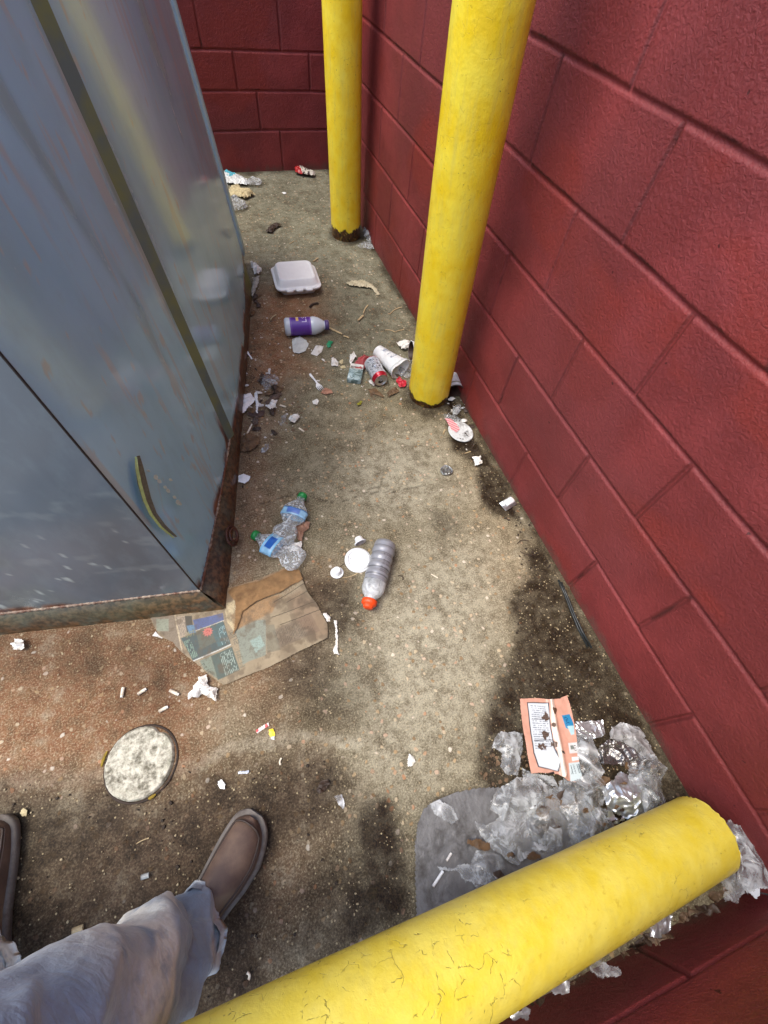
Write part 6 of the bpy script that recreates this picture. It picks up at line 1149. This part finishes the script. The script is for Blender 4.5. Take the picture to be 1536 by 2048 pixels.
# ------------------------------------------------------------------ the person's legs and shoes
person = empty('person', (-1.28, -0.05, 0), 'person seen from above in faded blue trousers and brown slip-on shoes', 'person')
def shoe(toe, heel, side_sign, lean=0.0):
    toe = np.array(toe, float); heel = np.array(heel, float); d = toe - heel; L_ = np.linalg.norm(d); d /= L_; n_ = np.array([d[1], -d[0], 0]) * side_sign   # n_ points to the outside
    ss = np.array([0, .02, .06, .14, .28, .45, .62, .76, .86, .93, .975, 1.0]); wi = np.array([.004, .018, .027, .033, .033, .035, .043, .046, .042, .036, .026, .010]); off = np.array([0, 0, 0, 0, .001, .003, .005, .004, .000, -.004, -.006, -.007])
    hh_ = np.array([.050, .056, .060, .064, .066, .066, .058, .047, .040, .033, .026, .018])
    q = np.linspace(0, 1, 70); q = np.concatenate([q]); w = np.interp(q, ss, wi); o_ = np.interp(q, ss, off); h = np.interp(q, ss, hh_)
    w = np.convolve(np.pad(w, 2, 'edge'), np.ones(5) / 5, 'valid'); w[0] = .004; w[-1] = .010; h = np.convolve(np.pad(h, 3, 'edge'), np.ones(7) / 7, 'valid')
    def P(i, a, e=0.0, zb=.018):
        cx = w[i] * (1 + e); x = math.cos(a); z = math.sin(a)
        xx = cx * (abs(x) ** .75) * (1 if x >= 0 else -1); zz = zb + (h[i]) * (abs(z) ** .85)
        endk = 0.0
        return heel + d * (q[i] * L_) + n_ * (o_[i] + xx) + np.array([0, 0, zz])
    an = np.linspace(0, math.pi, 33); U = np.array([[P(i, a) for a in an] for i in range(len(q))])
    xx_, yy_ = np.meshgrid(np.arange(len(q)), np.arange(33), indexing='ij'); U[..., 2] += 0.0015 * (fbm(xx_ * .12, yy_ * .2, 3, 3) - .5)
    root = MB(); root.grid(U); up = root.build('shoe', LEATHER, person)
    # sole
    rows = []
    for i in range(len(q)):
        e = w[i] + .0065; c_ = heel + d * (q[i] * (L_ + .018) - .009) + n_ * o_[i]; r_ = []
        for k, (f, z) in enumerate(((.0, .0), (.94, .0), (1.0, .004), (1.02, .012), (1.0, .021), (.90, .0235), (.80, .0235))): r_.append(c_ + n_ * e * f + np.array([0, 0, z]))
        r2 = [c_ - n_ * e * f + np.array([0, 0, z]) for f, z in ((.80, .0235), (.90, .0235), (1.0, .021), (1.02, .012), (1.0, .004), (.94, .0), (.0, .0))]
        rows.append(r_ + r2)
    mb = MB(); mb.grid(np.array(rows)); mb.build('sole', SOLE, up, world=True)
    # raised apron seam
    def seam(a_off, z_up, r, mat, nm):
        pts = []
        idx = [i for i in range(len(q)) if .42 < q[i] < .93]
        for i in idx: pts.append(P(i, a_off) + np.array([0, 0, z_up]))
        for a in np.linspace(a_off, math.pi - a_off, 12)[1:-1]: 
            pts.append(P(idx[-1], a) + np.array([0, 0, z_up]) + d * .010 * math.sin((a - a_off) / (math.pi - 2 * a_off) * math.pi))
        for i in idx[::-1]: pts.append(P(i, math.pi - a_off) + np.array([0, 0, z_up]))
        mb = MB(); mb.tube(pts, r, 7); mb.build(nm, mat, up, world=True)
    seam(.62, .0008, .0022, SEAM, 'apron_seam'); seam(.50, .0003, .0010, SEAM2, 'apron_stitching')
    # collar
    mb = MB(); pts = []
    for i in [i for i in range(len(q)) if .10 < q[i] < .45]: pts.append(P(i, 1.0) + np.array([0, 0, .006]))
    mid_ = P(int(.47 * 69), math.pi / 2) + np.array([0, 0, .004]); pts.append(mid_)
    for i in [i for i in range(len(q)) if .10 < q[i] < .45][::-1]: pts.append(P(i, math.pi - 1.0) + np.array([0, 0, .006]))
    mb.tube(pts, .0045, 8); mb.build('collar', SEAM, up, world=True)
    return up
t = NT('brown_leather'); a = t.noise(20, 5, .6); f = t.noise(420, 3, .6); c = t.mix(t.rng(a, .38, .62), L3(82, 64, 56), L3(106, 86, 72)); c = t.mix(t.rng(t.noise(11, 3, .5), .56, .62, 0, .5), c, L3(128, 112, 88)); t.set(Base_Color=c, Roughness=.62); t.bump(f, .35, .0006); t.bump(a, .3, .003); LEATHER = t.m
SOLE = simple('shoe_sole', L3(112, 106, 100), .7, .3, 40, .4, 120, dirt=L3(70, 58, 48)); SEAM = simple('seam_leather', L3(62, 50, 44), .65, .3); SEAM2 = simple('seam_thread', L3(128, 112, 98), .8, .2)
shoe((-0.992, 0.112, 0), (-1.202, -0.085, 0), 1); shoe((-1.515, 0.275, 0), (-1.497, -0.022, 0), -1)
# trousers
t = NT('faded_blue_cotton'); pos = t.tc.outputs['Object']; a = t.noise(9, 4, .55); b = t.noise(30, 4, .6); wv = t.noise(700, 2, .6)
c = t.mix(t.rng(a, .38, .62), L3(118, 136, 156), L3(152, 166, 182)); m_ = t.sep(t.attr('MA')); c = t.mix(t.math('MULTIPLY', m_[0], t.rng(b, .22, .48)), c, L3(222, 222, 212)); c = t.mix(t.rng(b, .5, .7, 0, .35), c, L3(116, 118, 128)); c = t.mix(m_[1], c, L3(80, 92, 112))
t.set(Base_Color=c, Roughness=.85, Sheen_Weight=.25); t.bump(wv, .25, .0005); t.bump(b, .5, .006); t.bump(t.noise(24, 3, .55, stretch=(1, 1, 2.2), dist=1.0), .35, .010); DEN = t.m
def smooth_path(P, n):
    P = np.array(P, float); k = len(P); out = []
    for x in np.linspace(0, k - 1, n):
        i = min(int(x), k - 2); u = x - i; p0 = P[max(i - 1, 0)]; p1 = P[i]; p2 = P[i + 1]; p3 = P[min(i + 2, k - 1)]
        out.append(.5 * ((2 * p1) + (-p0 + p2) * u + (2 * p0 - 5 * p1 + 4 * p2 - p3) * u * u + (-p0 + 3 * p1 - 3 * p2 + p3) * u ** 3))
    return np.array(out)
def leg(mb, path, seed, cols):
    """path rows: x y z r"""
    Q = smooth_path(path, 150); n = 96; rows = []
    for i in range(len(Q)):
        c_ = Q[i, :3]; r = Q[i, 3]; tdir = Q[min(i + 1, len(Q) - 1), :3] - Q[max(i - 1, 0), :3]; tdir /= np.linalg.norm(tdir); u = np.cross(tdir, (0, 1, 0)); u /= np.linalg.norm(u); w = np.cross(u, tdir)
        z = c_[2]; row = []
        bunch = float(1 - sstep(.10, .34, z)); kn = math.exp(-((z - .50) / .10) ** 2)
        for th in np.linspace(0, 2 * math.pi, n, endpoint=False):
            cx, sx = math.cos(th), math.sin(th)
            nn_ = float(crease(np.array(cx * .11 + z * .35), np.array(sx * .11 + z * .9), seed + 2, 2, 5.0)) - .5
            slow = float(fbm(cx * 1.3 + 5 + z * 4, sx * 1.3 + 5 - z * 7, 3, seed)) - .5
            dr = bunch * (0.034 * nn_ + 0.024 * slow) + kn * .016 * nn_ + .020 * slow + .010 * nn_
            hem = .004 if i < 3 else 0
            row.append(c_ + (u * cx + w * sx) * (r + dr + hem) + tdir * bunch * .010 * nn_)
        rows.append(row)
    R_ = np.array(rows); inner = R_[0] * .0 + (R_[0] - Q[0, :3]) * .93 + Q[0, :3] + (0, 0, .012)
    mb.grid(np.concatenate([[(R_[0] - Q[0, :3]) * .90 + Q[0, :3] + np.array([0, 0, .03])], [inner], R_]).transpose(1, 0, 2), closed_u=True)
    zz = np.concatenate([[Q[0, 2]] * 2, Q[:, 2]]); return zz, n
mb = MB(); hip1 = [(-1.132, -.030, .050, .060), (-1.140, -.034, .085, .067), (-1.150, -.040, .14, .075), (-1.160, -.044, .24, .082), (-1.170, -.040, .34, .085), (-1.190, -.030, .46, .089), (-1.21, -.07, .60, .098), (-1.21, -.17, .74, .108), (-1.25, -.24, .86, .118)]
z1, n1_ = leg(mb, hip1, 3, None); v1 = len(mb.v)
hip2 = [(-1.490, .045, .055, .060), (-1.492, .040, .085, .066), (-1.497, .030, .14, .074), (-1.500, .015, .24, .080), (-1.500, .000, .34, .084), (-1.496, -.015, .46, .090), (-1.47, -.07, .60, .100), (-1.43, -.15, .74, .110), (-1.40, -.24, .86, .118)]
z2, n2_ = leg(mb, hip2, 7, None)
# seat joining both legs up to the waist
rows = []
for z, cx, cy, rx, ry in ((.80, -1.325, -.23, .150, .10), (.84, -1.325, -.235, .185, .118), (.90, -1.325, -.25, .190, .125), (.97, -1.325, -.26, .175, .118), (1.02, -1.325, -.262, .168, .112), (1.021, -1.325, -.262, .02, .02)):
    rows.append([(cx + rx * math.cos(q), cy + ry * math.sin(q), z) for q in np.linspace(0, 2 * math.pi, 48, endpoint=False)])
mb.grid(np.array(rows).transpose(1, 0, 2), closed_u=True)
tr = mb.build('trousers', DEN, person); V = np.array(mb.v); x_, y_, z_ = V[:, 0], V[:, 1], V[:, 2]
pale = sstep(.02, .05, z_) * (1 - sstep(.30, .52, z_)) * sstep(.34, .46, fbm(x_ * 12 + 3, z_ * 9 + y_ * 6, 3, 5))  + .6 * np.exp(-((z_ - .30) / .10) ** 2) * sstep(.45, .6, fbm(x_ * 10, z_ * 8, 3, 9))
vattr(tr, 'MA', np.clip(pale, 0, 1), (z_ < .062) * .4, z_ * 0)
# body inside the clothes: feet, ankles and legs in one skinned surface, and the socks
me = bpy.data.meshes.new('body'); pts = [(-1.325, -.24, .92)]; ed = []; rad = [.12]
for path, toe in ((hip1, (-1.09, -.01, .040)), (hip2, (-1.505, .12, .040))):
    k0 = len(pts); seq = [tuple(p[:3]) for p in path[::-1]][1::2] + [(path[0][0] - .01, path[0][1] - .03, .055), toe]
    rr0 = [.075, .06, .05, .04, .035, .032, .026, .018]
    for j, p in enumerate(seq): pts.append(p); rad.append(rr0[min(j, 7)]); ed.append((0 if j == 0 else k0 + j - 1, k0 + j))
off = np.array(person.location); me.from_pydata([tuple(np.array(p) - off) for p in pts], ed, []); bo = bpy.data.objects.new('body', me); C.objects.link(bo); bo.parent = person
sk = bo.modifiers.new('skin', 'SKIN'); 
for i, v in enumerate(me.skin_vertices[0].data if me.skin_vertices else []): v.radius = (rad[i], rad[i]); v.use_root = (i == 0)
if not me.skin_vertices:
    pass
bo.modifiers.new('sub', 'SUBSURF').levels = 2; me.materials.append(simple('skin', L3(190, 140, 112), .55, .12, 60, .2, 200))
for x0, y0 in ((-1.135, -.034), (-1.492, .040)):
    mb = MB(); rows = []
    for z, r in ((.045, .042), (.07, .042), (.10, .040), (.16, .041)): rows.append([(x0 + r * math.cos(q), y0 - .01 + r * 1.15 * math.sin(q), z) for q in np.linspace(0, 2 * math.pi, 32, endpoint=False)])
    mb.grid(np.array(rows).transpose(1, 0, 2), closed_u=True); mb.build('sock', simple('grey_sock', L3(120, 112, 106), .9, .2, 90, .5, 300), person)
